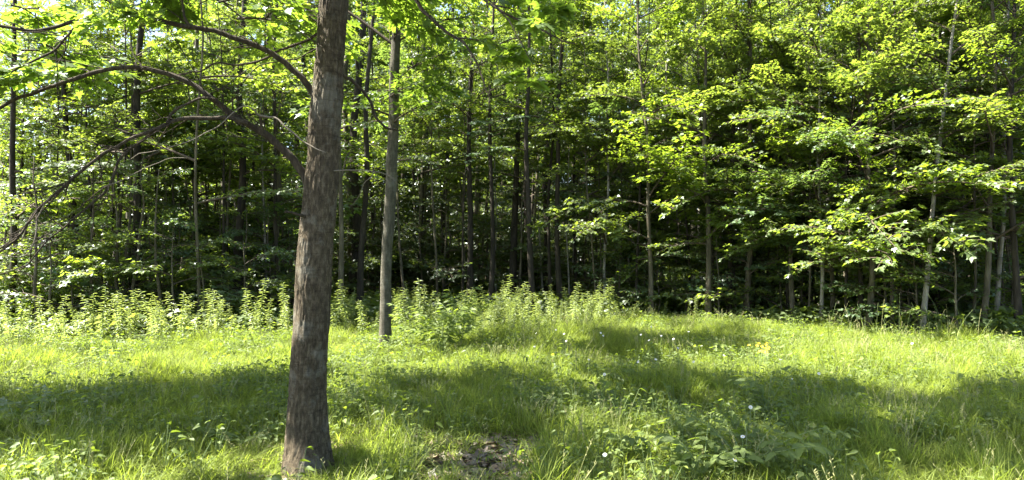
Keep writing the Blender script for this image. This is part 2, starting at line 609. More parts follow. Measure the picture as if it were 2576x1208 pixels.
i = np.arange(n - 1)[:, None]; k = np.arange(sides)[None]; k2 = (k + 1) % sides
A = (i * sides + k).ravel(); B = (i * sides + k2).ravel(); C_ = ((i + 1) * sides + k2).ravel(); D = ((i + 1) * sides + k).ravel()
mb.add(vs, np.vstack([np.stack([A, B, C_], 1), np.stack([A, C_, D], 1)]), 0)
ob('trunk', mb.mesh('maple_trunk_mesh', [M_BARK], True), main)


def limb(parent, pts, r0, r1, Ya, Yb, name='branch', m=None, sides=10, lump=0.12, seed=0.0):
    """polyline in photo coordinates, depth Ya->Yb, radii in px."""
    n = len(pts)
    w = [P(u, v, Ya + (Yb - Ya) * (i / (n - 1)) ** 1.3) - parent.location for i, (u, v) in enumerate(pts)]
    c = crom(w, 4)
    yy = c[:, 1] + parent.location.y
    t = np.linspace(0, 1, len(c))
    rad = (r0 * 0.78 + (r1 * 0.9 - r0 * 0.78) * t ** 0.8) / F * yy
    rad[:3] *= np.array([1.45, 1.2, 1.06]) if r0 > 8 else 1
    for q in range(2, len(c) - 1):
        c[q] += np.array(noise.noise_vector(Vector(c[q] * 2.3 + seed))) * 0.022 + np.array(noise.noise_vector(Vector(c[q] * 9 + seed))) * 0.012
    mb_ = MB()
    tube(mb_, c, rad, sides, 0, lump, seed)
    ob(name, mb_.mesh('branch_mesh', [m or M_LIMB], True), parent)
    return c + np.array(parent.location)


L_A = limb(main, [(800, 250), (775, 215), (740, 178), (700, 145), (640, 115), (560, 90), (480, 70), (400, 52), (320, 43), (240, 42), (160, 62), (90, 75), (0, 70), (-160, 40), (-300, 60)], 11.5, 3.8, Y0, 4.2, seed=1)
L_A2 = limb(main, [(225, 46), (195, 62), (165, 92), (125, 130), (60, 165), (0, 200), (-100, 260)], 4.5, 2.5, 4.35, 4.1, seed=2)
L_A3 = limb(main, [(478, 70), (462, 30), (452, -30), (430, -120), (380, -240)], 4.5, 2, 4.5, 4.5, seed=3)
L_B = limb(main, [(790, 500), (765, 445), (738, 400), (700, 365), (660, 335), (620, 310), (585, 290), (560, 270), (520, 240), (470, 205), (420, 185), (340, 170), (250, 180), (180, 200), (100, 230), (0, 270), (-120, 330)], 14.5, 4.2, Y0, 4.4, seed=4)
L_B2 = limb(main, [(625, 312), (590, 294), (540, 293), (480, 297), (430, 307), (380, 330), (310, 360), (250, 395), (190, 440), (130, 490), (90, 530), (40, 600), (-30, 660)], 8, 3.2, 4.75, 4.2, seed=5)
L_B3 = limb(main, [(400, 322), (345, 358), (303, 395), (290, 430), (270, 470), (220, 520), (170, 560), (110, 610), (50, 680)], 5, 2, 4.6, 4.3, seed=6)
L_B4 = limb(main, [(420, 310), (436, 283), (480, 258), (530, 249), (560, 262)], 4.5, 3, 4.6, 4.7, seed=7)
limb(main, [(662, 338), (657, 315), (655, 290)], 6, 4, 4.75, 4.7, seed=8)
limb(main, [(655, 292), (690, 297), (725, 325), (770, 362), (820, 385)], 4, 1.5, 4.7, 4.6, m=M_DEAD, seed=9)
limb(main, [(655, 292), (620, 268), (590, 280), (550, 315), (480, 352), (420, 375), (330, 400)], 2.6, 1, 4.68, 4.5, m=M_DEAD, seed=10)
limb(main, [(862, 190), (888, 200), (915, 232), (935, 262), (948, 298), (970, 318), (1000, 328)], 6, 3, Y0, 5.2, seed=11)
limb(main, [(800, 85), (760, 106), (715, 122), (660, 148), (600, 165), (540, 162), (500, 180), (440, 190)], 5, 2, 5.0, 5.3, seed=12)
limb(main, [(770, 545), (745, 541), (716, 534)], 6, 3, 4.8, 4.7, name='branch_stub', seed=13)
limb(main, [(840, 430), (900, 428), (945, 432), (975, 446), (1000, 462)], 2.2, 1, 4.8, 4.9, m=M_DEAD, seed=14)
limb(main, [(945, 432), (915, 455), (900, 490), (880, 520)], 1.6, .8, 4.8, 4.9, m=M_DEAD, seed=15)
limb(main, [(260, 470), (300, 455), (350, 430), (420, 402), (470, 398)], 1.6, .8, 4.4, 4.4, m=M_DEAD, seed=16)
limb(main, [(110, 610), (60, 628), (0, 600), (-30, 590)], 2, 1, 4.3, 4.2, m=M_DEAD, seed=17)
limb(main, [(130, 490), (95, 545), (90, 600), (60, 640), (-10, 640)], 2.2, 1, 4.3, 4.2, m=M_DEAD, seed=18)
limb(main, [(800, 120), (740, 150), (650, 165), (600, 210), (540, 225)], 2.5, 1, 4.95, 5.2, seed=19)
L_T1 = limb(main, [(870, -160), (950, -90), (1030, -20), (1060, 25), (1100, 60), (1150, 95), (1175, 118), (1200, 165), (1218, 215), (1230, 245)], 9, 1.5, 4.9, 4.4, seed=20)
L_T2 = limb(main, [(870, -300), (1000, -150), (1150, -50), (1250, 20), (1330, 60), (1400, 100), (1450, 110)], 7, 1.5, 4.9, 4.2, seed=21)
L_T3 = limb(main, [(1150, -50), (1230, 0), (1290, 70), (1340, 160)], 3.5, 1.2, 4.5, 4.3, seed=22)
L_T4 = limb(main, [(830, -100), (760, -60), (650, -50), (560, -20), (500, 10)], 6, 1.5, 4.9, 4.6, seed=23)

# fine bare twigs on the long lower limbs
rt = random.Random(91)
for c_, n_ in [(L_A, 14), (L_A2, 9), (L_B, 22), (L_B2, 24), (L_B3, 14), (L_B4, 6)]:
    for q in range(n_):
        m_ = MB()
        j = rt.randrange(len(c_) // 5, len(c_) - 1)
        p = np.array(c_[j]) - mo
        d = c_[j + 1] - c_[j]
        d /= np.linalg.norm(d)
        d = d + np.array([rt.uniform(-.7, .7), rt.uniform(-.8, .8), rt.uniform(-.5, .9)])
        l = rt.uniform(.15, .6)
        pts_ = [p]
        for w_ in range(4):
            d = d + np.array([rt.uniform(-.35, .35) for _ in range(3)])
            p = p + d / np.linalg.norm(d) * l / 4
            pts_.append(p)
            if w_ in (1, 2):
                d2 = d + np.array([rt.uniform(-.9, .9) for _ in range(3)])
                d2 /= np.linalg.norm(d2)
                tube(m_, [p, p + d2 * l * .22, p + d2 * l * .4 + [0, 0, .02]], [.0022, .0016, .001], 4, 0, cap=False)
        tube(m_, pts_, [.0045, .0038, .003, .0022, .0012], 5, 0, cap=False)
        ob('twig', m_.mesh('twig_mesh', [M_LIMB], True), main)

# upper scaffold limbs and the leafy crown
HERO = []      # (t, fwd, up, size) of all leaves of this tree, world coordinates
HTW = MB()


def place_bough(store, twmb, root, pos, az, pitch, sc, seed, origin, leaf=0.115, **kw):
    kw2 = dict(L=1.25, width=0.5, leaf=leaf / sc if sc else leaf, wob=0.5, rise=0.15, droop=0.35, step=0.1)
    kw2.update(kw)
    segs, t, f, u, s = bough(seed, **kw2)
    M = (Matrix.Rotation(az, 3, 'Z') @ Matrix.Rotation(-pitch, 3, 'Y'))
    R = np.array(M) * sc
    p0 = np.array(pos)
    for p, r in segs:
        tube(twmb, p @ R.T + p0 - origin, r * sc, 4, 0, cap=False)
    R1 = np.array(M)
    store.append((t @ R.T + p0, f @ R1.T, u @ R1.T, s * sc))


def attach(limbs, rng, num, store, tw, origin, a0=0.3, sc=(0.6, 1.0), leaf=0.088, **kw):
    for c in limbs:
        for q in range(num):
            i_ = int(rng.uniform(a0, 1) * (len(c) - 1))
            d = c[min(i_ + 1, len(c) - 1)] - c[max(i_ - 1, 0)]
            az = math.atan2(d[1], d[0]) + rng.choice([-1, 1]) * rng.uniform(0.3, 1.2)
            place_bough(store, tw, None, c[i_], az, rng.uniform(-0.15, 0.35), rng.uniform(*sc), int(rng.uniform(0, 9999)), origin, leaf=leaf, **kw)


rng = random.Random(3)
attach([L_A], rng, 4, HERO, HTW, mo, 0.45, (0.25, 0.45))
attach([L_A2], rng, 2, HERO, HTW, mo, 0.2, (0.3, 0.5))
attach([L_A3], rng, 4, HERO, HTW, mo, 0.2, (0.3, 0.5))
attach([L_B[len(L_B) // 2:]], rng, 3, HERO, HTW, mo, 0.5, (0.25, 0.45))
attach([L_T1], rng, 4, HERO, HTW, mo, 0.25, (0.2, 0.4))
attach([L_T2], rng, 2, HERO, HTW, mo, 0.45, (0.25, 0.35))
attach([L_T3], rng, 2, HERO, HTW, mo, 0.15, (0.3, 0.5))
attach([L_T4], rng, 4, HERO, HTW, mo, 0.1, (0.3, 0.5))
# boughs hung where the photo's top edge shows large back-lit leaves
for (u, v, Y, n_) in [(700, 0, 5.0, 2), (620, 30, 4.9, 2), (560, -20, 4.8, 2), (740, -10, 4.6, 2), (450, 0, 4.7, 1), (920, -20, 5.2, 2), (180, -60, 4.6, 1), (80, 140, 4.8, 2), (0, 170, 4.8, 2), (40, 20, 4.7, 1)]:
    for q in range(n_):
        p = P(u + rng.uniform(-50, 50), v + rng.uniform(-30, 30), Y + rng.uniform(-.2, .2))
        place_bough(HERO, HTW, None, p, rng.uniform(0, 6.28), rng.uniform(-.3, .1), rng.uniform(.4, .6), rng.randint(0, 9999), mo, leaf=.088)


def shade_crown(rng, polys, hmin, hmax, step, store, tw, origin, center, maxr, sc=(0.9, 1.3), prob=1.0, **kw):
    """hang boughs at heights where their shadow falls inside the given ground polygons"""
    xs = [q[0] for p in polys for q in p]; ys = [q[1] for p in polys for q in p]
    cnt = 0
    ends = []
    y = min(ys)
    while y < max(ys):
        x = min(xs)
        while x < max(xs):
            gx_, gy_ = x + rng.uniform(-.5, .5) * step, y + rng.uniform(-.5, .5) * step
            x += step
            if not any(inpoly(gx_, gy_, p) for p in polys) or rng.random() > prob:
                continue
            h = rng.uniform(hmin, hmax)
            px, py = gx_ + SHX * h, gy_ + SHY * h
            if math.hypot(px - center[0], py - center[1]) > maxr:
                continue
            top_vis = EYE + HZ / F * max(py, 0.1)
            if py > 0.5 and h < top_vis + 0.25 and abs(px) < 0.8 * py + 0.5:
                h = top_vis + 0.65
                px, py = gx_ + SHX * h, gy_ + SHY * h
            az = math.atan2(py - center[1], px - center[0]) + rng.uniform(-.7, .7)
            s_ = rng.uniform(*sc)
            L_ = 1.25 * s_ * 0.5
            p = (px - math.cos(az) * L_, py - math.sin(az) * L_, h)
            place_bough(store, tw, None, p, az, 0.1, s_, rng.randint(0, 9999), origin, **kw)
            ends.append(p)
            cnt += 1
        y += step
    return ends


ends = shade_crown(rng, SH_MAIN, 4.8, 7.5, 0.38, HERO, HTW, mo, (mo[0], mo[1]), 8.5, leaf=0.12, sc=(.7, 1.1), prob=.92)
# scaffold limbs of the upper crown: join bough bases to the trunk
tr_top = cp[:, :3] + mo


def scaffold(ends, axis, origin, tw, rng, k=14):
    """group bough bases by angle, one limb per group, small shoots to each base"""
    if not ends:
        return []
    E = np.array(ends)
    cx, cy = axis[0][0], axis[0][1]
    ang = np.arctan2(E[:, 1] - cy, E[:, 0] - cx)
    order = np.argsort(ang)
    res = []
    for grp in np.array_split(order, k):
        if len(grp) == 0:
            continue
        G = E[grp]
        d = np.hypot(G[:, 0] - cx, G[:, 1] - cy)
        far = G[np.argmax(d)]
        zb = far[2] - min(3.0, 0.55 * d.max())
        zb = max(zb, axis[:, 2].min())
        j = int(np.argmin(abs(axis[:, 2] - zb)))
        b0 = axis[j]
        mid = (b0 + far) / 2 + np.array([0, 0, 0.1 * d.max()])
        c = crom([b0, mid, far], 8)
        res.append(c)
        t = np.linspace(0, 1, len(c))
        tube(tw, c - origin, 0.012 + 0.016 * d.max() * 0.55 * (1 - t), 6, 0, 0.1, rng.random() * 9)
        for e in G:
            jj = int(np.argmin(np.linalg.norm(c - e, axis=1) + 0.0))
            jj = max(0, jj - 2)
            a = c[jj]
            if np.linalg.norm(a - e) > 0.05:
                tube(tw, np.array([a, (a + e) / 2 + [0, 0, .05], e]) - origin, [0.012, 0.01, 0.007], 4, 0, cap=False)
    return res


scaffold(ends, tr_top[tr_top[:, 2] > 4.6], mo, HTW, rng, 12)
ob('bough', HTW.mesh('upper_bough_mesh', [M_LIMB], True), main)

t = np.concatenate([h[0] for h in HERO]); f_ = np.concatenate([h[1] for h in HERO]); u_ = np.concatenate([h[2] for h in HERO]); s_ = np.concatenate([h[3] for h in HERO])
# gaps in the crown through which the sun reaches the left side of the trunk
tx = -1.5
hit_s = (tx - t[:, 0]) / -S.x
hy = t[:, 1] - S.y * hit_s
hz_ = t[:, 2] - S.z * hit_s
gap = (t[:, 0] < tx - .2) & (abs(hy - Y0) < 0.30) & (((hz_ > 0.95) & (hz_ < 1.85)) | ((hz_ > 2.15) & (hz_ < 2.7)) | ((hz_ > 2.9) & (hz_ < 3.7)))
pu = 1288 + t[:, 0] / np.maximum(t[:, 1], .01) * F
pv = HZ - (t[:, 2] - EYE) / np.maximum(t[:, 1], .01) * F
front = (pu > 755) & (pu < 905) & (pv > -30) & (t[:, 1] < 5.1) & (t[:, 1] > 2)
thin = (pu > 1230) & (pu < 1500) & (pv > -60) & (t[:, 1] > 2) & (RS.rand(len(t)) < .6)
keep = ~gap & ~front & ~thin
t, f_, u_, s_ = t[keep], f_[keep], u_[keep], s_[keep]
t, R = frames(t, f_, u_, s_)
uu = 1288 + t[:, 0] / np.maximum(t[:, 1], .01) * F
vv = HZ - (t[:, 2] - EYE) / np.maximum(t[:, 1], .01) * F
vis = (t[:, 1] > 1) & (uu > 0) & (uu < 2576) & (vv > 0)
big = np.where(vis, s_ / np.maximum(t[:, 1], .01), -1)
idx = np.argsort(-big)[:300]
idx = idx[big[idx] > 0]
mbl = MB(); put(mbl, MAPLE_HI, np.zeros((1, 3)), np.eye(3)[None])
LEAF_ME = mbl.mesh('maple_leaf_mesh', [M_LEAF])
for j in idx:
    o = bpy.data.objects.new('leaf', LEAF_ME)
    M = Matrix(R[j].tolist()).to_4x4()
    M.translation = Vector(t[j] - mo)
    o.parent = main
    o.matrix_local = M
    COL.objects.link(o)
rest = np.setdiff1d(np.arange(len(t)), idx)
mbl = MB(); put(mbl, MAPLE_MID, t[rest] - mo, R[rest])
ob('crown', mbl.mesh('maple_crown_mesh', [M_LEAF]), main, kind='stuff')
print('main leaves', len(t), 'visible', int(vis.sum()))


def simple_tree(name, label, group, base, prof_pts, barkm, leafm, polys, h0, h1, step, extra=(), maxr=6, seed=1, leaf=0.13, prob=1.0, k=10):
    """trunk + scaffold limbs + crown for the trees whose crowns shade the meadow"""
    tr = thing(name, label, 'tree', base, group=group)
    o3 = np.array(tr.location)
    c = crom(prof_pts, 6)
    m_ = MB()
    tube(m_, c[:, :3] - o3, c[:, 3], 20, 0, 0.07, seed)
    ob('trunk', m_.mesh('trunk_mesh', [barkm], True), tr)
    st, tw = [], MB()
    rg = random.Random(seed)
    e = shade_crown(rg, polys, h0, h1, step, st, tw, o3, (base[0], base[1]), maxr, leaf=leaf, prob=prob)
    for (p, az, pit, sc) in extra:
        place_bough(st, tw, None, p, az, pit, sc, rg.randint(0, 9999), o3, leaf=leaf)
    scaffold(e, c[len(c) // 3:, :3], o3, tw, rg, k)
    if tw.v:
        ob('bough', tw.mesh('bough_twig_mesh', [M_LIMB], True), tr)
        T = np.concatenate([h[0] for h in st]); F_ = np.concatenate([h[1] for h in st]); U_ = np.concatenate([h[2] for h in st]); S_ = np.concatenate([h[3] for h in st])
        hs_ = (-1.5 - T[:, 0]) / -S.x
        hy_ = T[:, 1] - S.y * hs_; hz2 = T[:, 2] - S.z * hs_
        kp = ~((T[:, 0] < -1.7) & (abs(hy_ - Y0) < .3) & (hz2 > .9) & (hz2 < 3.7))
        T, F_, U_, S_ = T[kp], F_[kp], U_[kp], S_[kp]
        T, R_ = frames(T, F_, U_, S_)
        m_ = MB(); put(m_, MAPLE_MID, T - o3, R_)
        ob('crown', m_.mesh('crown_mesh', [leafm]), tr, kind='stuff')
    return tr


# slim grey maple in the middle distance
Y1 = 11.0
sp = [(890, 940, 992), (875, 950, 986), (850, 953, 985), (760, 956, 984), (640, 959, 986), (560, 964, 993), (480, 969, 997), (400, 972, 1000), (320, 977, 1003), (200, 979, 1004), (100, 985, 1008), (0, 990, 1012), (-200, 1000, 1020), (-500, 1010, 1024), (-800, 1015, 1022)]
base = P(968, 877, Y1)
pp = [[*P((a + b_) / 2, v, Y1), (b_ - a) / 2 / F * Y1] for v, a, b_ in sp]
rg = random.Random(5)
extra = []
for q in range(26):
    z = rg.uniform(3.6, 8.0)
    c = P(968 + (z * 5), 300, Y1)
    extra.append(((c.x + rg.uniform(-.1, .1), Y1, z), rg.uniform(0, 6.28), rg.uniform(0.1, 0.5), rg.uniform(.8, 1.3)))
simple_tree('slim_maple', 'slim grey barked maple standing alone in the grass behind the large foreground trunk', None, (base.x, base.y, gz(base.x, base.y)), pp, M_GREY, M_LEAF, SH_SLIM, 5.5, 8.5, 0.62, extra, 6.5, 31, prob=0.55)

# a tree just outside the left edge: its crown shades the left of the meadow
bx, by = -9.2, 7.6
pp = [[bx, by, -0.1, .17], [bx, by, .3, .14], [bx + .1, by, 2, .12], [bx + .2, by + .1, 5, .09], [bx + .3, by, 8, .05], [bx + .3, by, 9.5, .02]]
simple_tree('maple_tree', 'maple just past the left edge whose crown shades the grass', None, (bx, by, gz(bx, by)), pp, M_BARK, M_LEAF, SH_LEFT, 5.0, 7.5, 0.33, (), 8, 41, k=8)

# ------------------------------------------------------------------ the woods
def trunk_mesh(seed, H, r, barkm, bend=0.25, sides=9):
    rg = random.Random(seed)
    pts = []
    x = y = 0
    for i in range(8):
        h = H * i / 7
        pts.append([x, y, h - (0.15 if i == 0 else 0), r * (1.0 - 0.8 * (i / 7)) * (1.25 if i == 0 else 1)])
        x += rg.uniform(-bend, bend) * H / 26
        y += rg.uniform(-bend, bend) * H / 26
    c = crom(pts, 3)
    m_ = MB()
    tube(m_, c[:, :3], c[:, 3], sides, 0, 0.1, seed)
    return m_.mesh('forest_trunk_mesh', [barkm], True), c


def shades_weeds(x, y, h, rg):
    """gaps in the edge trees: sun falls through onto the weeds"""
    gx_, gy_ = x - SHX * (h - .6), y - SHY * (h - .6)
    e = edge(gx_)
    return e - 3.4 < gy_ < e + 0.3 and -9.5 < gx_ < 2.8 and rg.random() < (0.8 if h < 7.5 else 0.4)


def forest_tree(x, y, H, r, barkm, label, group, seed, z0=1.6, nb=16, dark=False, lean=0.0, name='forest_tree', bscale=1.0, side=None):
    rg = random.Random(seed)
    z = gz(x, y)
    t_ = thing(name, label, 'tree', (x, y, z), group=group)
    t_.rotation_euler = (rg.uniform(-.02, .02), lean, 0)
    me, c = trunk_mesh(seed, H, r, barkm)
    ob('trunk', me, t_)
    lib = BOUGH_D if dark else BOUGH
    az = rg.uniform(0, 6)
    for i in range(nb):
        q = (i + rg.random()) / nb
        h = z0 + (H - z0 - 0.2) * q ** 0.9
        k_ = int(np.argmin(abs(c[:, 2] - h)))
        az += 2.4 + rg.uniform(-.5, .5)
        sc = bscale * (0.55 + 0.6 * (1 - q)) * rg.uniform(0.7, 1.15)
        if not side:
            lim = edge(x) + 0.5 + 0.25 * max(0, 3 - h)
            while sc > 0.3 and y + math.sin(az) * 2 * sc < lim:
                sc *= 0.8
            if sc <= 0.3 or shades_weeds(x + math.cos(az) * 1.1 * sc, y + math.sin(az) * 1.1 * sc, h, rg):
                continue
        o = bpy.data.objects.new('bough', rg.choice(lib))
        o.parent = t_
        o.location = (c[k_, 0], c[k_, 1], h)
        o.rotation_euler = (rg.uniform(-.2, .2), -rg.uniform(0.0, 0.25) - 0.5 * q, az)
        o.scale = (sc, sc, sc)
        COL.objects.link(o)
    return t_


G_EDGE = 'trees along the front edge of the woods'
# u at base, Y, width px, bark, lean, first bough height, label
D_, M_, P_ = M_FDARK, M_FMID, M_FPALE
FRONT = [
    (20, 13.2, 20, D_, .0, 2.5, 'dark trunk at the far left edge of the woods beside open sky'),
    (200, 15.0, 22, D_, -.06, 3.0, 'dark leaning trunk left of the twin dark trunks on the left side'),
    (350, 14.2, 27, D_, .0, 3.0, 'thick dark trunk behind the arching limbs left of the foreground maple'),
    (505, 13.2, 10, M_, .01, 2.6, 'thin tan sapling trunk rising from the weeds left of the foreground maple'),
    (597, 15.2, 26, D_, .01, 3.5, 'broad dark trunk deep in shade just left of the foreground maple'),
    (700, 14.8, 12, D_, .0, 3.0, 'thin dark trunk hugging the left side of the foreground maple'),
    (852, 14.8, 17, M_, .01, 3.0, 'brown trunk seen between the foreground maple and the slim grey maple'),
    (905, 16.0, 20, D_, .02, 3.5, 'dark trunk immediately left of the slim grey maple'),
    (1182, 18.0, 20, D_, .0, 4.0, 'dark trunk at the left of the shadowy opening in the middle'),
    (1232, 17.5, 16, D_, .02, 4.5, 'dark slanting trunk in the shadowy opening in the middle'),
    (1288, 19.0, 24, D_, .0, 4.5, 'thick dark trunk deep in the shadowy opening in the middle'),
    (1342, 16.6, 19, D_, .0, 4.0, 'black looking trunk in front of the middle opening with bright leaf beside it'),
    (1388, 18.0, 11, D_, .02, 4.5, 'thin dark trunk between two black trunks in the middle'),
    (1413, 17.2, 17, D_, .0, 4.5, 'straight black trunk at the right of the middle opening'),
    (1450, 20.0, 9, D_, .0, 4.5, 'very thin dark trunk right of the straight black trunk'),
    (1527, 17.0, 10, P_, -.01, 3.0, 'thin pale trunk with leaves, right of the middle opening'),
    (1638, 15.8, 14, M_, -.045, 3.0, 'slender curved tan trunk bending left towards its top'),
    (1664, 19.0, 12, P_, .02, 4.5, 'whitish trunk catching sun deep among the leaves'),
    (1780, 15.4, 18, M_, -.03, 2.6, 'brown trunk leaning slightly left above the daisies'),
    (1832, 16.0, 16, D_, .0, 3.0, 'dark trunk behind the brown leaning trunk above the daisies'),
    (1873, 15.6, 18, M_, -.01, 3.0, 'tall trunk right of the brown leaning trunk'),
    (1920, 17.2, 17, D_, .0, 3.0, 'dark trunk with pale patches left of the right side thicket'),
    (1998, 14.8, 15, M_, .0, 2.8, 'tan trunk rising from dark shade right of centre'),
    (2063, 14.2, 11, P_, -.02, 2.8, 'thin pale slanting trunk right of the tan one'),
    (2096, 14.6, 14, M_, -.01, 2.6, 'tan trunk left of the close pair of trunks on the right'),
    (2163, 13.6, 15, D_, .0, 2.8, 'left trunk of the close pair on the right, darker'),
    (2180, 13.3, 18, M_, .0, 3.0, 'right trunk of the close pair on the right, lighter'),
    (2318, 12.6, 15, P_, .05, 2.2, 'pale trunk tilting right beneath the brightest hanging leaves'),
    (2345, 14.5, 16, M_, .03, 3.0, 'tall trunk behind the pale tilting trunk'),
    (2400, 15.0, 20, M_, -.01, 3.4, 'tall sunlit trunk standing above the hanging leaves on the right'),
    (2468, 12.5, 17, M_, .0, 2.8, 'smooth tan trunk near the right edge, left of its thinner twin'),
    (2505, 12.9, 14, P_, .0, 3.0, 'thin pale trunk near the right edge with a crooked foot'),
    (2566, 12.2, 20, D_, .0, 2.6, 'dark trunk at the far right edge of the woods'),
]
for i, (u, Y, w, bm_, ln, z0, lab) in enumerate(FRONT):
    x = (u - 1288) / F * Y
    right = u > 1480
    H = random.uniform(7.5, 10.5) if right else random.uniform(10, 14)
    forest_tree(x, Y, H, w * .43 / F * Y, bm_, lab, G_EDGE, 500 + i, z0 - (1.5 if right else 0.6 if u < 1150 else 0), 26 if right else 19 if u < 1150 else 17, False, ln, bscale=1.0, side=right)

def where(u):
    for lim, txt in [(205, 'left of the dark leaning trunk'), (505, 'between the dark leaning trunk and the thin tan trunk'), (780, 'between the thin tan trunk and the foreground maple'),
                     (970, 'between the foreground maple and the slim grey maple'), (1180, 'just right of the slim grey maple'), (1450, 'in the shadowy opening in the middle'),
                     (1640, 'left of the slender curved tan trunk'), (1780, 'right of the slender curved tan trunk'), (2000, 'above the daisies right of centre'),
                     (2190, 'around the close pair of trunks on the right'), (2400, 'around the pale trunk tilting right')]:
        if u < lim:
            return txt
    return 'near the right edge'


EXTRA = []
rg = random.Random(404)
tries = 0
while len(EXTRA) < 82 and tries < 4000:
    tries += 1
    u = (rg.uniform(1010, 2620) if rg.random() < .35 else rg.uniform(1500, 2620)) if rg.random() < .85 else rg.uniform(-20, 740)
    Y = edge((u - 1288) / F * 14.5) + rg.uniform(.9, 4.5) + (1.2 if u < 1500 else 0)
    x = (u - 1288) / F * Y
    if Y < edge(x) + .7 or any(abs(u - e[0]) < 14 for e in FRONT) or any((x - a) ** 2 + (Y - b_) ** 2 < .8 ** 2 for a, b_ in EXTRA):
        continue
    EXTRA.append((x, Y))
    low = u < 1500
    forest_tree(x, Y, rg.uniform(6.5, 9.5), rg.uniform(.02, .042), rg.choice([M_FMID, M_FDARK, M_FPALE, M_FMID]), 'thin young maple stem ' + where(u), 'thin young maples in the front of the woods', 3000 + len(EXTRA), rg.uniform(3.2, 3.8) if low else rg.uniform(0.9, 2.6), 13 if low else 18, False, rg.uniform(-.06, .06), 'young_maple', .8, side=not low)

# deeper trees share their trunks and crowns
DEEP = []
for i in range(7):
    H = [13, 15, 12, 14, 16, 13.5, 15.5][i]
    me, c = trunk_mesh(900 + i, H, [.09, .12, .075, .1, .14, .08, .11][i], [M_FDARK, M_FMID, M_FDARK, M_FMID, M_FDARK, M_FPALE, M_FDARK][i], 0.35, 7)
    mb_ = MB()
    rg = random.Random(i + 60)
    az = 0
    nb = 17
    for q_ in range(nb):
        q = (q_ + rg.random()) / nb
        z0 = [3.2, 4.5, 2.6, 4.0, 5.5, 3.2, 5.0][i]
        h = z0 + (H - z0) * q
        az += 2.4
        segs, t, f, u, s = bough(7000 + i * 50 + q_, L=2.0 * (1.15 - 0.6 * q) * rg.uniform(.7, 1.1), leaf=0.145, wob=0.45, step=0.11)
        R = np.array(Matrix.Rotation(az, 3, 'Z') @ Matrix.Rotation(-(.1 + .5 * q), 3, 'Y'))
        k_ = int(np.argmin(abs(c[:, 2] - h)))
        p0 = np.array([c[k_, 0], c[k_, 1], h])
        for p, r in segs[:1]:
            tube(mb_, p @ R.T + p0, r, 3, 0, cap=False)
        t, RR = frames(t @ R.T + p0, f @ R.T, u @ R.T, s)
        put(mb_, MAPLE_LO, t, RR, 1)
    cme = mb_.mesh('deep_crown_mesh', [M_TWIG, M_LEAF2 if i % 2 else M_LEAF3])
    DEEP.append((me, cme, c))


def deep_tree(x, y, k, label, group, sc=1.0, rz=0.0):
    me, cme, c = DEEP[k]
    t_ = thing('forest_tree', label, 'tree', (x, y, gz(x, y)), rz, group, sc)
    ob('trunk', me, t_)
    ob('crown', cme, t_)
    return t_


rg = random.Random(77)
placed = [((f[0] - 1288) / F * f[1], f[1]) for f in FRONT] + EXTRA
cnt = 0
tries = 0
while cnt < 260 and tries < 8000:
    tries += 1
    Y = 15.5 + 42 * rg.random() ** 1.25
    X = rg.uniform(-1, 1) * (0.82 * Y + 4)
    u = 1288 + X / Y * F
    if u < -60 and Y < 34 and rg.random() < .8:
        continue
    if Y < edge(X) + (2.7 if u < 1500 else 1.6):
        continue
    if u < 480 and Y > 18 and rg.random() < (0.88 if u < 150 else 0.4):     # thin woods where the sky shows at the left
        continue
    dmin = 1.15 if u > 1480 else 1.4
    if any((a - X) ** 2 + (b_ - Y) ** 2 < dmin ** 2 for a, b_ in placed):
        continue
    placed.append((X, Y))
    zone = 'left' if u < 760 else ('middle' if u < 1500 else 'right')
    far = Y > 24
    lab = ('distant slender tree ' if far else 'slender shaded tree ') + where(u)
    deep_tree(X, Y, rg.choice([0, 1, 2, 3, 5] if u > 1480 else [1, 3, 4, 6, 0]), lab, 'trees deep in the woods, ' + zone, rg.uniform(.85, 1.12), rg.uniform(0, 6.28))
    cnt += 1
print('deep trees', cnt)

# distant woods: leaf masses far behind the trees one can tell apart (stuff)
# saplings and understory bushes at the woods' edge
def sapling(x, y, H, label, group, seed, name='sapling', nb=9, z0=0.4, bs=1.0, lib=None):
    rg = random.Random(seed)
    t_ = thing(name, label, 'sapling', (x, y, gz(x, y)), 0.0, group)
    me, c = trunk_mesh(seed, H, 0.012 + 0.008 * H, M_FMID, 0.5, 6)
    ob('stem', me, t_)
    az = rg.uniform(0, 6)
    for i in range(nb):
        q = (i + rg.random()) / nb
        h = z0 + (H - z0) * q
        k_ = int(np.argmin(abs(c[:, 2] - h)))
        az += 2.4 + rg.uniform(-.4, .4)
        sc = bs * (1.2 - 0.6 * q) * rg.uniform(0.75, 1.15)
        if y + math.sin(az) * 1.1 * sc < edge(x) + 0.5:
            az = -az
        if x < 3 and shades_weeds(x + math.cos(az) * .6 * sc, y + math.sin(az) * .6 * sc, h, rg):
            continue
        o = bpy.data.objects.new('bough', rg.choice(lib or BOUGH_S))
        o.parent = t_
        o.location = (c[k_, 0], c[k_, 1], h)
        o.rotation_euler = (rg.uniform(-.2, .2), -rg.uniform(0.0, 0.4), az)
        o.scale = (sc,) * 3
        COL.objects.link(o)
    return t_


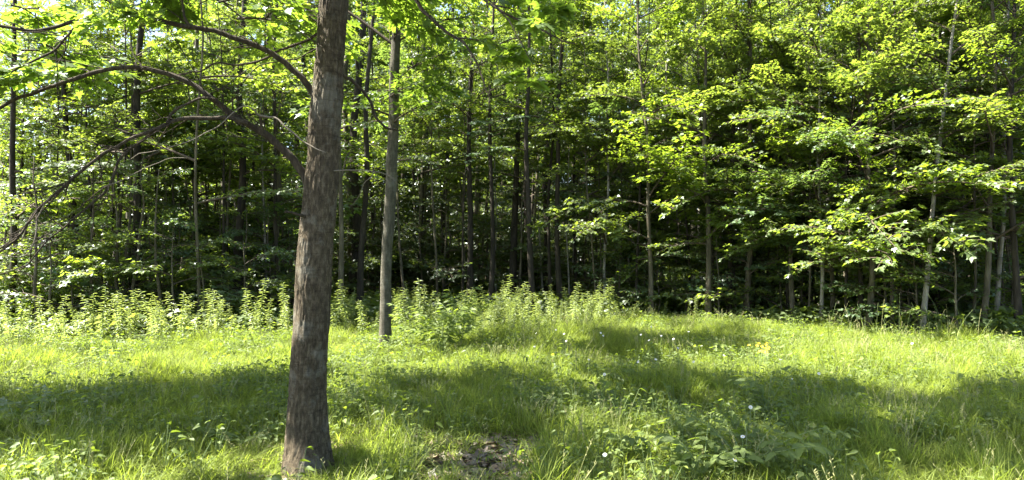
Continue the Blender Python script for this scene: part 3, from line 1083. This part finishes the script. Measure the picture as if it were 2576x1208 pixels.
rg = random.Random(21)
for i in range(50):
    u = rg.uniform(-60, 740)
    X0 = (u - 1288) / F * 12.5
    Y = edge(X0) + rg.uniform(0.8, 5.0)
    sapling((u - 1288) / F * Y, Y, rg.uniform(1.2, 3.8), 'leafy sapling behind the tall weeds, ' + where(u), 'saplings at the left edge of the woods', 1200 + i, nb=8)
for i in range(50):
    u = rg.uniform(1540, 2640)
    X0 = (u - 1288) / F * 13
    Y = edge(X0) + rg.uniform(0.4, 4.5)
    sapling((u - 1288) / F * Y, Y, rg.uniform(1.2, 3.0), 'low leafy sapling ' + where(u), 'saplings under the trees on the right', 1300 + i, nb=9, z0=0.3)
for i in range(84):
    u = rg.uniform(820, 1560)
    Y = rg.uniform(19, 34)
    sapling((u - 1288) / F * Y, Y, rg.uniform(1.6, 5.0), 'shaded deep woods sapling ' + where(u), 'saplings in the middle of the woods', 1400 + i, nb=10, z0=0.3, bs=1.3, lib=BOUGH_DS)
for i in range(22):
    u = rg.uniform(-40, 760)
    X0 = (u - 1288) / F * 16
    Y = edge(X0) + rg.uniform(3.0, 9.0)
    sapling((u - 1288) / F * Y, Y, rg.uniform(4, 7.5), 'tall thin young tree ' + where(u), 'young trees inside the left woods', 1600 + i, name='young_tree', nb=12, z0=1.4, bs=1.5)

# ------------------------------------------------------------------ meadow grass (stuff, geometry nodes)
def blades(seed, n, h, rad, w, lean=0.5, mb_=None):
    r = np.random.RandomState(seed)
    mb_ = mb_ or MB()
    for i in range(n):
        a = r.rand() * 6.283
        d = rad * math.sqrt(r.rand())
        bx, by = d * math.cos(a), d * math.sin(a)
        az = r.rand() * 6.283
        hh = h * r.uniform(0.45, 1.15)
        ln = lean * r.uniform(0.3, 1.6)
        dx, dy = math.cos(az), math.sin(az)
        sx, sy = -dy, dx
        ww = w * r.uniform(.7, 1.3)
        v = []
        for k, (tt_, wf) in enumerate([(0, .8), (.35, 1), (.7, .75)]):
            o = ln * hh * tt_ ** 2
            z = hh * (tt_ - 0.3 * ln * tt_ ** 2.5)
            v += [(bx + dx * o + sx * ww * wf, by + dy * o + sy * ww * wf, z), (bx + dx * o - sx * ww * wf, by + dy * o - sy * ww * wf, z)]
        o = ln * hh * 1.05
        v.append((bx + dx * o, by + dy * o, hh * (1 - 0.3 * ln)))
        mb_.add(v, [(0, 1, 3), (0, 3, 2), (2, 3, 5), (2, 5, 4), (4, 5, 6)])
    return mb_


tuft_col = bpy.data.collections.new('tuft_shapes')
herb_col = bpy.data.collections.new('herb_shapes')
litter_col = bpy.data.collections.new('litter_shapes')


def shape(col_, name, me):
    o = bpy.data.objects.new(name, me)
    col_.objects.link(o)


for i in range(8):
    m_ = blades(i, 30, [.30, .36, .25, .32, .2, .42, .28, .34][i], [.14, .08, .14, .06, .16, .09, .12, .07][i], .0028, [.5, .7, .9, .6, .8, .45, 1.1, .6][i])
    shape(tuft_col, 'tuft_%02d' % i, m_.mesh('tuft_mesh', [M_GRASS]))
for i in range(3):
    m_ = blades(i + 90, 14, .26, .12, .0024, .9)
    r = np.random.RandomState(i + 900)
    for q in range(5):
        a = r.rand() * 6.28
        p0 = np.array([.08 * math.cos(a), .08 * math.sin(a), 0])
        hh = r.uniform(.38, .6)
        ll = r.uniform(.03, .16)
        pp_ = np.array([p0 + [math.cos(a) * ll * k_ ** 2, math.sin(a) * ll * k_ ** 2, hh * k_] for k_ in np.linspace(0, 1, 5)])
        tube(m_, pp_, .0012, 3, 1, cap=False)
        for w_ in range(9):
            b0 = pp_[-1] - (pp_[-1] - pp_[-2]) * w_ * .12
            a2 = r.rand() * 6.28
            e0 = b0 + np.array([math.cos(a2) * .012, math.sin(a2) * .012, .014])
            m_.add([b0, b0 + [0, 0, .006], e0 + [0, 0, .008], e0], [(0, 1, 2), (0, 2, 3)], 1)
    shape(tuft_col, 'tuft_%02d' % (8 + i), m_.mesh('tuft_seed_mesh', [M_GRASS, M_STRAW]))
for i in range(6):
    r = np.random.RandomState(i + 40)
    m_ = MB()
    n_ = 16
    a = r.rand(n_) * 6.283
    rr_ = .02 + .1 * r.rand(n_)
    T = np.stack([np.cos(a) * rr_, np.sin(a) * rr_, r.uniform(.05, .2, n_)], 1)
    Fw = np.stack([np.cos(a + r.uniform(-1, 1, n_)), np.sin(a), r.uniform(-.3, .3, n_)], 1)
    Up = np.stack([r.normal(0, .35, n_), r.normal(0, .35, n_), np.ones(n_)], 1)
    put(m_, [OVATE, TOOTH, OVATE][i % 3], *frames(T, Fw, Up, r.uniform(.022, .052, n_)), mat=0)
    for q in range(0, n_, 2):
        tube(m_, [[0, 0, 0], T[q] * [.5, .5, .6], T[q]], .0015, 3, 1, cap=False)
    shape(herb_col, 'herb_%02d' % i, m_.mesh('herb_mesh', [M_HERB, M_STEM]))
for i in range(5):
    r = np.random.RandomState(i + 70)
    m_ = MB()
    n_ = 7
    T = np.stack([r.uniform(-.14, .14, n_), r.uniform(-.14, .14, n_), r.uniform(.004, .03, n_)], 1)
    a = r.rand(n_) * 6.283
    Fw = np.stack([np.cos(a), np.sin(a), r.uniform(-.3, .3, n_)], 1)
    Up = np.stack([r.normal(0, .35, n_), r.normal(0, .35, n_), np.ones(n_)], 1)
    put(m_, [MAPLE_MID, OVATE][i % 2], *frames(T, Fw, Up, r.uniform(.05, .1, n_)), mat=0)
    shape(litter_col, 'litter_%02d' % i, m_.mesh('litter_mesh', [M_LITTER]))


def scatter(name, pts, rot, scl, idx, col_):
    me = bpy.data.meshes.new(name + '_points')
    me.vertices.add(len(pts))
    me.vertices.foreach_set('co', np.asarray(pts, float).ravel())
    a = me.attributes.new('rot', 'FLOAT_VECTOR', 'POINT'); a.data.foreach_set('vector', np.asarray(rot, float).ravel())
    a = me.attributes.new('scl', 'FLOAT_VECTOR', 'POINT'); a.data.foreach_set('vector', np.asarray(scl, float).ravel())
    a = me.attributes.new('pick', 'INT', 'POINT'); a.data.foreach_set('value', np.asarray(idx, int))
    o = ob(name, me, kind='stuff')
    g = bpy.data.node_groups.new(name + '_scatter', 'GeometryNodeTree')
    g.interface.new_socket('Geometry', in_out='INPUT', socket_type='NodeSocketGeometry')
    g.interface.new_socket('Geometry', in_out='OUTPUT', socket_type='NodeSocketGeometry')
    gi = g.nodes.new('NodeGroupInput'); go = g.nodes.new('NodeGroupOutput')
    ip = g.nodes.new('GeometryNodeInstanceOnPoints')
    ci = g.nodes.new('GeometryNodeCollectionInfo')
    ci.inputs['Collection'].default_value = col_
    ci.inputs['Separate Children'].default_value = True
    ci.inputs['Reset Children'].default_value = True
    ip.inputs['Pick Instance'].default_value = True

    def attr(nm, ty):
        n_ = g.nodes.new('GeometryNodeInputNamedAttribute'); n_.data_type = ty; n_.inputs['Name'].default_value = nm
        return n_.outputs['Attribute']
    g.links.new(gi.outputs[0], ip.inputs['Points'])
    g.links.new(ci.outputs[0], ip.inputs['Instance'])
    g.links.new(attr('pick', 'INT'), ip.inputs['Instance Index'])
    g.links.new(attr('rot', 'FLOAT_VECTOR'), ip.inputs['Rotation'])
    g.links.new(attr('scl', 'FLOAT_VECTOR'), ip.inputs['Scale'])
    g.links.new(ip.outputs[0], go.inputs[0])
    md = o.modifiers.new('scatter', 'NODES'); md.node_group = g
    return o


BARE = [gp(*q) for q in [(1000, 1110), (1100, 1095), (1230, 1110), (1320, 1125), (1350, 1160), (1330, 1290), (1040, 1290), (1050, 1160)]]


def grow(n, ymin, ymax, seed, bare_keep, dens_fn=None):
    r = random.Random(seed)
    out = []
    while len(out) < n:
        y = ymin + (ymax - ymin) * r.random()
        hw = 0.8 * y + 1.5
        if r.random() > hw / (0.8 * ymax + 1.5):
            continue
        x = r.uniform(-hw, hw)
        e = edge(x) + 0.7 * smooth_noise(x, y, 1.3, 9)
        if y > e and r.random() > math.exp(-(y - e) * 2.2):
            continue
        # near ground wants more blades than far ground
        if r.random() > min(1, 0.45 + 3.2 / y):
            continue
        if math.hypot(x - MT.x, y - MT.y) < .2:
            continue
        if inpoly(x + .4 * smooth_noise(x, y, .35, 3), y + .4 * smooth_noise(x, y, .35, 7), BARE) and r.random() > bare_keep:
            continue
        if dens_fn and r.random() > dens_fn(x, y):
            continue
        out.append((x, y, gz(x, y) - 0.01))
    return out


pts = grow(21000, 2.4, 17.5, 1, 0.3, lambda x, y: 0.55 + 0.9 * (0.5 + smooth_noise(x, y, .8, 12)))
r = random.Random(9)
scl = []
for x, y, z in pts:
    h = 0.72 + 0.55 * smooth_noise(x, y, 1.1, 4) + 0.25 * smooth_noise(x, y, .35, 8) + r.uniform(-.12, .18)
    if inpoly(x, y, BARE):
        h *= 0.6
    h = max(.25, h) * (0.82 if y > 8 else 0.84)
    if -3.0 < x < -1.2 and 8.3 < y < 11.6:
        h *= .55
    dt = math.hypot(x - MT.x, y - MT.y)
    if dt < .5:
        h *= .45 + .5 * dt
    w_ = 1 + 0.02 * max(0, y - 5)
    scl.append((w_ * r.uniform(.8, 1.2), w_ * r.uniform(.8, 1.2), h))
scatter('meadow_grass', pts, [(r.uniform(-.15, .15), r.uniform(-.15, .15), r.uniform(0, 6.28)) for _ in pts], scl, [r.randrange(8) if r.random() > .035 else 8 + r.randrange(3) for _ in pts], tuft_col)
pts = grow(5200, 3, 16.5, 2, 0.25, lambda x, y: max(0, 0.35 + 1.6 * smooth_noise(x, y, 1.1, 21)) * (math.hypot(x - MT.x, y - MT.y) > .7))
scatter('ground_herbs', pts, [(0, 0, r.uniform(0, 6.28)) for _ in pts], [(s_ := r.uniform(.6, 1.5), s_, s_ * r.uniform(.7, 1.4)) for _ in pts], [r.randrange(6) for _ in pts], herb_col)
pts = []
while len(pts) < 620:
    x, y = r.gauss(-.35, 1.0), r.gauss(5.1, .7)
    if inpoly(x, y, BARE) or r.random() < .4:
        pts.append((x, y, gz(x, y) + .004))
while len(pts) < 2600:
    y = r.uniform(11, 26); x = r.uniform(-1, 1) * (.8 * y + 1)
    if y > edge(x) - .3:
        pts.append((x, y, gz(x, y) + .004))
scatter('leaf_litter', pts, [(0, 0, r.uniform(0, 6.28)) for _ in pts], [(r.uniform(.8, 1.3),) * 3 for _ in pts], [r.randrange(5) for _ in pts], litter_col)

# distant woods behind the trees one can tell apart, and the low green layer on the forest floor
mass_col = bpy.data.collections.new('mass_shapes')
for i in range(4):
    r = np.random.RandomState(i + 170)
    n_ = 420
    d = r.normal(0, 1, (n_, 3)); d /= np.linalg.norm(d, axis=1)[:, None]
    T = d * (r.uniform(.25, 1, n_) ** .6)[:, None] * [1.5, 1.5, 1.1]
    T[:, 2] = np.round(T[:, 2] / .35) * .35 + r.normal(0, .06, n_)
    a = r.rand(n_) * 6.283
    Fw = np.stack([np.cos(a), np.sin(a), r.uniform(-.5, .1, n_)], 1)
    Up = np.stack([r.normal(0, .45, n_), r.normal(0, .45, n_), np.ones(n_)], 1)
    m_ = MB(); put(m_, MAPLE_LO, *frames(T, Fw, Up, r.uniform(.14, .26, n_)))
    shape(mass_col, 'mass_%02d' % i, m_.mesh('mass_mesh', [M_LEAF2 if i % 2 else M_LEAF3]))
r = random.Random(55)
pts = []
while len(pts) < 2600:
    Y = r.uniform(38, 66)
    X = r.uniform(-1, 1) * (.85 * Y + 6)
    u = 1288 + X / Y * F
    top = 20
    if u < 400:
        top = (2.6 if u < 160 else 6.5) + 5 * (smooth_noise(X, Y, 6, 3) > .15)
    elif smooth_noise(X, 0, 5, 13) > .28:
        top = 9
    pts.append((X, Y, gz(X, Y) + top * r.random() ** 1.5))
scatter('distant_woods', pts, [(0, 0, r.uniform(0, 6.28)) for _ in pts], [(r.uniform(.9, 1.5),) * 3 for _ in pts], [r.randrange(4) for _ in pts], mass_col)
low_col = bpy.data.collections.new('low_shapes')
for i in range(4):
    r2 = np.random.RandomState(i + 270)
    n_ = 60
    a = r2.rand(n_) * 6.283
    rr_ = .45 * np.sqrt(r2.rand(n_))
    T = np.stack([np.cos(a) * rr_, np.sin(a) * rr_, .08 + .4 * r2.rand(n_) * (1 - rr_)], 1)
    Fw = np.stack([np.cos(a), np.sin(a), r2.uniform(-.4, .1, n_)], 1)
    Up = np.stack([r2.normal(0, .4, n_), r2.normal(0, .4, n_), np.ones(n_)], 1)
    m_ = MB(); put(m_, MAPLE_LO, *frames(T, Fw, Up, r2.uniform(.06, .13, n_)))
    shape(low_col, 'low_%02d' % i, m_.mesh('low_mesh', [M_LEAF2]))
pts = []
while len(pts) < 3200:
    y = 11 + 34 * r.random() ** 1.3; x = r.uniform(-1, 1) * (.8 * y + 2)
    if y > edge(x) + .2:
        pts.append((x, y, gz(x, y)))
scatter('forest_undergrowth', pts, [(0, 0, r.uniform(0, 6.28)) for _ in pts], [(r.uniform(.6, 1.6),) * 3 for _ in pts], [r.randrange(4) for _ in pts], low_col)

# ------------------------------------------------------------------ tall weeds with whorled narrow leaves
WEED = []
for i in range(12):
    r = np.random.RandomState(i + 5)
    H = [.85, .95, .78, .9, .7, .82, 1.0, .6, .88, .75, .92, .66][i]
    K = 9
    tt = np.linspace(0, 1, K)
    bx, by = r.uniform(-.16, .16), r.uniform(-.16, .16)
    st = np.stack([bx * tt ** 2, by * tt ** 2, H * tt], 1)
    m1 = MB(); tube(m1, st, .005 * (1 - .7 * tt) + .001, 5, 0)
    T, Fw, Up, Sz = [], [], [], []
    a = 0
    h = .12
    while h < H:
        q = h / H
        a += 2.4
        p = np.array([np.interp(q, tt, st[:, k]) for k in range(3)])
        up_ = .05 + .9 * max(0, q - .55)
        T.append(p); Fw.append([math.cos(a), math.sin(a), up_ + r.uniform(-.25, .15)]); Up.append([-math.cos(a) * .4, -math.sin(a) * .4, 1]); Sz.append((.125 - .06 * q ** 2) * (.55 + .45 * min(1, q * 2.2)) * r.uniform(.6, 1.25))
        h += .0135 if q > .35 else .024
    m2 = MB(); put(m2, LANCE, *frames(np.array(T), np.array(Fw), np.array(Up), np.array(Sz)))
    WEED.append((m1.mesh('weed_stem_mesh', [M_STEM], True), m2.mesh('weed_leaf_mesh', [M_GOLD])))


def weed(u, v, Y, k, sc, rg, label, group):
    x = (u - 1288) / F * Y
    t_ = thing('tall_weed', label, 'weed', (x, Y, gz(x, Y) - .01), rg.uniform(0, 6.28), group, sc)
    t_.rotation_euler = (rg.uniform(-.16, .16), rg.uniform(-.16, .16), rg.uniform(0, 6.28))
    ob('stem', WEED[k][0], t_)
    ob('foliage', WEED[k][1], t_, kind='stuff')


rg = random.Random(15)
CL = [(-20, 190, 26, 10.6, 11.8, .95, 'feathery tall weed stalk in the clump at the left edge below the shrubs'),
      (205, 265, 10, 11.4, 12.1, 1.25, 'tall weed stalk in the narrow bright tuft left of the thin tan sapling'),
      (285, 500, 34, 11.4, 12.3, 1.1, 'tall weed stalk in the long row under the arching limbs at the left'),
      (500, 735, 30, 11.8, 12.8, 1.12, 'tall weed stalk in the row just left of the foreground maple'),
      (828, 950, 22, 12.5, 14.2, 1.05, 'tall weed stalk between the foreground maple and the slim grey maple'),
      (990, 1095, 24, 12.4, 13.8, 1.2, 'tall weed stalk in the dense clump right of the slim grey maple'),
      (1150, 1350, 42, 12.8, 14.8, 1.12, 'tall weed stalk in the clump below the shadowy middle opening'),
      (1350, 1560, 40, 13.3, 15.0, 1.08, 'tall weed stalk in the sunny clump right of the middle opening'),
      (1560, 1760, 14, 14.3, 15.6, .7, 'short weed stalk thinning out right of the sunny clump, below the curved tan trunk'),
      (1000, 1500, 26, 11.5, 13.6, .62, 'short weed stalk in the grass in front of the middle clumps')]
for (ua, ub, n_, ya, yb, hs_, lab) in CL:
    for i in range(int(n_ * 1.35)):
        cu = rg.choice([ua + (ub - ua) * q_ for q_ in (.08, .22, .45, .6, .68, .93)]) + rg.gauss(0, 14) if rg.random() < .7 else rg.uniform(ua, ub)
        weed(cu, 0, rg.uniform(ya, yb), rg.randrange(12), hs_ * rg.uniform(.45, 1.05) * (1 - .35 * max(0, (ub_ := rg.random()) - .7)), rg, lab, 'tall weeds along the edge of the woods')

# ------------------------------------------------------------------ flowers
m1 = MB(); tube(m1, [[0, 0, 0], [.01, 0, .2], [.02, .01, .42]], .0018, 4, 0)
DS = m1.mesh('daisy_stem_mesh', [M_STEM])
m1 = MB()
for i in range(15):
    a = 6.283 * i / 15
    T, R = frames(np.array([[math.cos(a) * .006, math.sin(a) * .006, 0]]), np.array([[math.cos(a), math.sin(a), .08]]), np.array([[0, 0, 1.0]]), np.array([.026]))
    put(m1, fan([(0, 0), (.3, .16), (.85, .2), (1, 0)], None, .1, .1), T, R, 0)
DP = m1.mesh('daisy_petal_mesh', [M_WHITE])
m1 = MB()
tube(m1, [[0, 0, 0], [0, 0, .004], [0, 0, .006]], [.008, .007, .003], 8, 0)
DC = m1.mesh('daisy_disc_mesh', [M_YEL], True)


def daisy(u, v, Y, rg, label, h=.42, big=0.5):
    x = (u - 1288) / F * Y
    z = gz(x, Y)
    t_ = thing('daisy', label, 'flower', (x, Y, z), rg.uniform(-1, 1), 'white daisies in the grass')
    zt = EYE + (HZ - v) / F * Y - z
    sc = max(.5, zt / .42)
    t_.scale = (1, 1, 1)
    s1 = ob('stem', DS, t_); s1.scale = (1, 1, sc)
    tilt = (rg.uniform(.2, 1.1), rg.uniform(-.4, .4), 0)
    p_ = ob('petal_ring', DP, t_); p_.location = (.02, .01, .42 * sc); p_.rotation_euler = tilt; p_.scale = (big,) * 3
    c_ = ob('disc', DC, p_); c_.location = (0, 0, .001)


rg = random.Random(4)
DA = [(1345, 838), (1395, 830), (1415, 840), (1430, 858), (1340, 872), (1510, 838), (1515, 845), (1585, 838), (1608, 842), (1628, 856), (1705, 876), (1712, 880), (1636, 822), (1660, 845), (1690, 853),
      (1500, 893), (1478, 905), (1515, 942), (1420, 858), (1570, 880), (1820, 895), (1760, 870), (1730, 835), (1870, 870), (1960, 905), (1900, 900), (2055, 940), (2060, 945), (2245, 862), (2290, 864), (1650, 905), (1690, 900), (1740, 910), (1600, 910), (1225, 808), (1340, 800)]
DA = [d for i_, d in enumerate(DA) if i_ % 4 != 3]
labs = ['white daisy in the drift above the middle shadow, right of the weeds', 'white daisy nearer the camera in the shaded grass right of centre', 'white daisy in the sunny grass at the right', 'white daisy head among the tall weeds in the middle']
for (u, v) in DA:
    h = rg.uniform(.33, .5)
    Y = (EYE - h) * F / (v - HZ)
    lab = labs[3] if v < 812 else labs[0] if v < 885 and u < 1780 else labs[1] if u < 1800 else labs[2]
    daisy(u, v, min(Y, 14.5), rg, lab)
for (u, v, h, lab) in [(1865, 1100, .35, 'white flower above the big toothed leaves in the right foreground'), (1842, 1158, .25, 'white flower low in the right foreground below the toothed leaves'), (1513, 1190, .1, 'single white flower at the bottom edge in the middle'), (1882, 1025, .4, 'white flower on the shaded side of the right foreground plant'), (1985, 955, .4, 'lone white flower in front of the sunny grass at the right')]:
    daisy(u, v, (EYE - h) * F / (v - HZ), rg, lab, big=.5)
m1 = MB()
rr = np.random.RandomState(3)
for i in range(6):
    a = 6.283 * i / 6
    T, R = frames(np.array([[math.cos(a) * .002, math.sin(a) * .002, 0]]), np.array([[math.cos(a), math.sin(a), .5]]), np.array([[0, 0, 1.0]]), np.array([.022]))
    put(m1, OVATE, T, R, 0)
YF = m1.mesh('yellow_flower_mesh', [M_YEL])
for i in range(16):
    u, v = rg.uniform(1880, 1930), rg.uniform(868, 892)
    h = rg.uniform(.3, .45)
    Y = (EYE - h) * F / (v - HZ)
    x = (u - 1288) / F * Y
    t_ = thing('yellow_flower', 'small yellow flower in the patch at the shaded edge of the grass, right of centre', 'flower', (x, Y, gz(x, Y)), 0, 'patch of yellow flowers')
    s1 = ob('stem', DS, t_); s1.scale = (1, 1, h / .42)
    p_ = ob('petal_ring', YF, t_); p_.location = (.02, .01, h); p_.rotation_euler = (rg.uniform(0, 1), rg.uniform(-.5, .5), 0)


# ------------------------------------------------------------------ leafy plants in the foreground
def single_leaf(tmpl, name, m):
    m_ = MB(); put(m_, tmpl, np.zeros((1, 3)), np.eye(3)[None]); return m_.mesh(name, [m])


LV_T = single_leaf(TOOTH, 'toothed_leaf_mesh', M_HERB)
LV_O = single_leaf(OVATE, 'oval_leaf_mesh', M_HERB)
LV_M = single_leaf(MAPLE_HI, 'seedling_leaf_mesh', M_LEAF)
LV_L = single_leaf(LANCE, 'narrow_leaf_mesh', M_HERB)


def leafy(u, v, name, label, H, spread, nstem, nleaf, size, lm, seed, cat='plant', pairs=1, droop=.2, group=None):
    """several arching stems, every leaf an object of its own; (u, v) = foot of the plant"""
    rg = random.Random(seed)
    Y = EYE * F / (v - HZ)
    x = (u - 1288) / F * Y
    t_ = thing(name, label, cat, (x, Y, gz(x, Y)), group=group)
    for s in range(nstem):
        a = 6.283 * s / nstem + rg.uniform(-.5, .5)
        sp_ = spread * rg.uniform(.4, 1.1)
        hh = H * rg.uniform(.6, 1.1)
        if nstem == 1:
            sp_ = spread * .2
        k = np.linspace(0, 1, 7)
        p = np.stack([math.cos(a) * sp_ * k ** 1.4, math.sin(a) * sp_ * k ** 1.4, hh * (k ** .8) - .12 * sp_ * k ** 3], 1)
        m_ = MB(); tube(m_, p, .004 * (1 - .75 * k) + .0008, 5, 0)
        ob('stem', m_.mesh('stem_mesh', [M_STEM], True), t_)
        for q in range(nleaf):
            kk = .3 + .7 * (q + .5) / nleaf
            b0 = np.array([np.interp(kk, k, p[:, i]) for i in range(3)])
            for sd in ((-1, 1) if pairs else (1,)):
                az = a + sd * rg.uniform(.6, 1.3) if nstem > 1 else q * 2.4 + sd * 1.57
                if q == nleaf - 1:
                    az = a + sd * .35
                fw = np.array([[math.cos(az), math.sin(az), rg.uniform(-droop, .25)]])
                up = np.array([[rg.gauss(0, .25), rg.gauss(0, .25) - .15, 1]])
                sz = size * rg.uniform(.65, 1.15)
                T, R = frames(b0[None] + fw * .02, fw, up, np.array([sz]))
                o = bpy.data.objects.new('leaf', lm)
                M = Matrix(R[0].tolist()).to_4x4(); M.translation = Vector(T[0])
                o.parent = t_; o.matrix_local = M
                COL.objects.link(o)
    return t_


leafy(1880, 1215, 'leafy_plant', 'big clump of toothed leaves in the right foreground', .5, .5, 15, 6, .1, LV_T, 1)
leafy(1770, 1225, 'leafy_plant', 'pale green toothed leaves left of the big foreground clump', .4, .3, 8, 5, .115, LV_T, 2)
leafy(2095, 1150, 'leafy_plant', 'small bright seedling right of the big foreground clump', .28, .2, 6, 4, .085, LV_T, 3)
leafy(1595, 1170, 'leafy_plant', 'bright seedling with spread leaves left of the big foreground clump', .28, .2, 6, 4, .095, LV_T, 4)
leafy(1930, 1060, 'leafy_plant', 'shaded broad leaved plant behind the big foreground clump', .55, .32, 9, 6, .095, LV_T, 5)
leafy(1492, 1130, 'seedling', 'single stalk with yellow green oval leaves in the middle foreground', .27, .1, 1, 4, .055, LV_O, 6)
leafy(1385, 1095, 'seedling', 'thin pale stalk standing in the shaded grass of the middle foreground', .22, .1, 1, 4, .04, LV_O, 7)
leafy(2505, 1005, 'milkweed', 'upright broad leaved stalk in the bright grass near the right edge', .34, .1, 1, 5, .13, LV_O, 8)
leafy(620, 1115, 'leafy_plant', 'round leaved plant in shade just left of the foreground trunk', .2, .42, 8, 5, .085, LV_O, 9)
leafy(100, 1150, 'leafy_plant', 'low bright leaved plant at the lower left corner', .18, .35, 7, 4, .095, LV_T, 10)
leafy(370, 1120, 'leafy_plant', 'shaded low plant between the lower left plant and the trunk', .16, .45, 7, 4, .08, LV_T, 11)
leafy(40, 1080, 'seedling', 'dark leaved maple seedling in shade at the left edge', .25, .5, 7, 4, .09, LV_M, 12)
leafy(95, 1050, 'sapling', 'flat dark leaf sprays above the sunny grass at the left edge', .36, .42, 5, 6, .07, LV_M, 13, droop=.1)
leafy(250, 1045, 'sapling', 'flat dark leaf sprays right of those at the left edge', .33, .32, 4, 4, .065, LV_M, 14, droop=.1)
leafy(565, 1010, 'seedling', 'small dark sprig at the shadow edge left of the trunk', .26, .15, 4, 3, .06, LV_M, 15)
leafy(650, 985, 'seedling', 'pale sprig at the shadow edge close to the trunk', .2, .1, 3, 3, .06, LV_O, 16)
leafy(1110, 905, 'bush', 'leafy bush in the grass right of the slim grey maple', .85, .75, 22, 9, .11, LV_O, 17, cat='bush')
leafy(1160, 885, 'bush', 'yellow green young bush behind the leafy bush', .95, .45, 13, 8, .11, LV_O, 18, cat='bush')
leafy(1175, 1130, 'seedling', 'small sprout at the edge of the bare leaf covered patch', .14, .1, 3, 2, .05, LV_T, 19)
leafy(1130, 1205, 'seedling', 'tiny sprout in the bare leaf covered patch', .08, .08, 3, 2, .05, LV_O, 20)
leafy(1740, 1000, 'leafy_plant', 'pale upright leaves at the edge of the shaded grass right of centre', .22, .15, 4, 3, .12, LV_L, 21)
leafy(1255, 1170, 'seedling', 'sprout on the right side of the bare patch', .1, .1, 3, 2, .05, LV_O, 22)

# tall grass stalks at the right edge of the woods
rg = random.Random(33)
for i in range(34):
    u = rg.uniform(2080, 2560)
    Y = rg.uniform(11.0, 12.2)
    x = (u - 1288) / F * Y
    t_ = thing('grass_stalk', 'tall pale grass stalk against the dark woods at the right', 'grass stalk', (x, Y, gz(x, Y)), rg.uniform(0, 6.28), 'tall grass stalks before the right woods')
    H = rg.uniform(.5, .95)
    k = np.linspace(0, 1, 6)
    b_ = rg.uniform(.02, .25)
    m_ = MB(); tube(m_, np.stack([b_ * k ** 2.5, 0 * k, H * k], 1), .003 * (1 - .6 * k), 4, 0)
    ob('stem', m_.mesh('stalk_mesh', [M_STEM if i % 3 else M_STRAW], True), t_)
    m_ = blades(i, 4, H * .75, .01, .005, .5)
    ob('foliage', m_.mesh('stalk_blade_mesh', [M_GRASS]), t_)
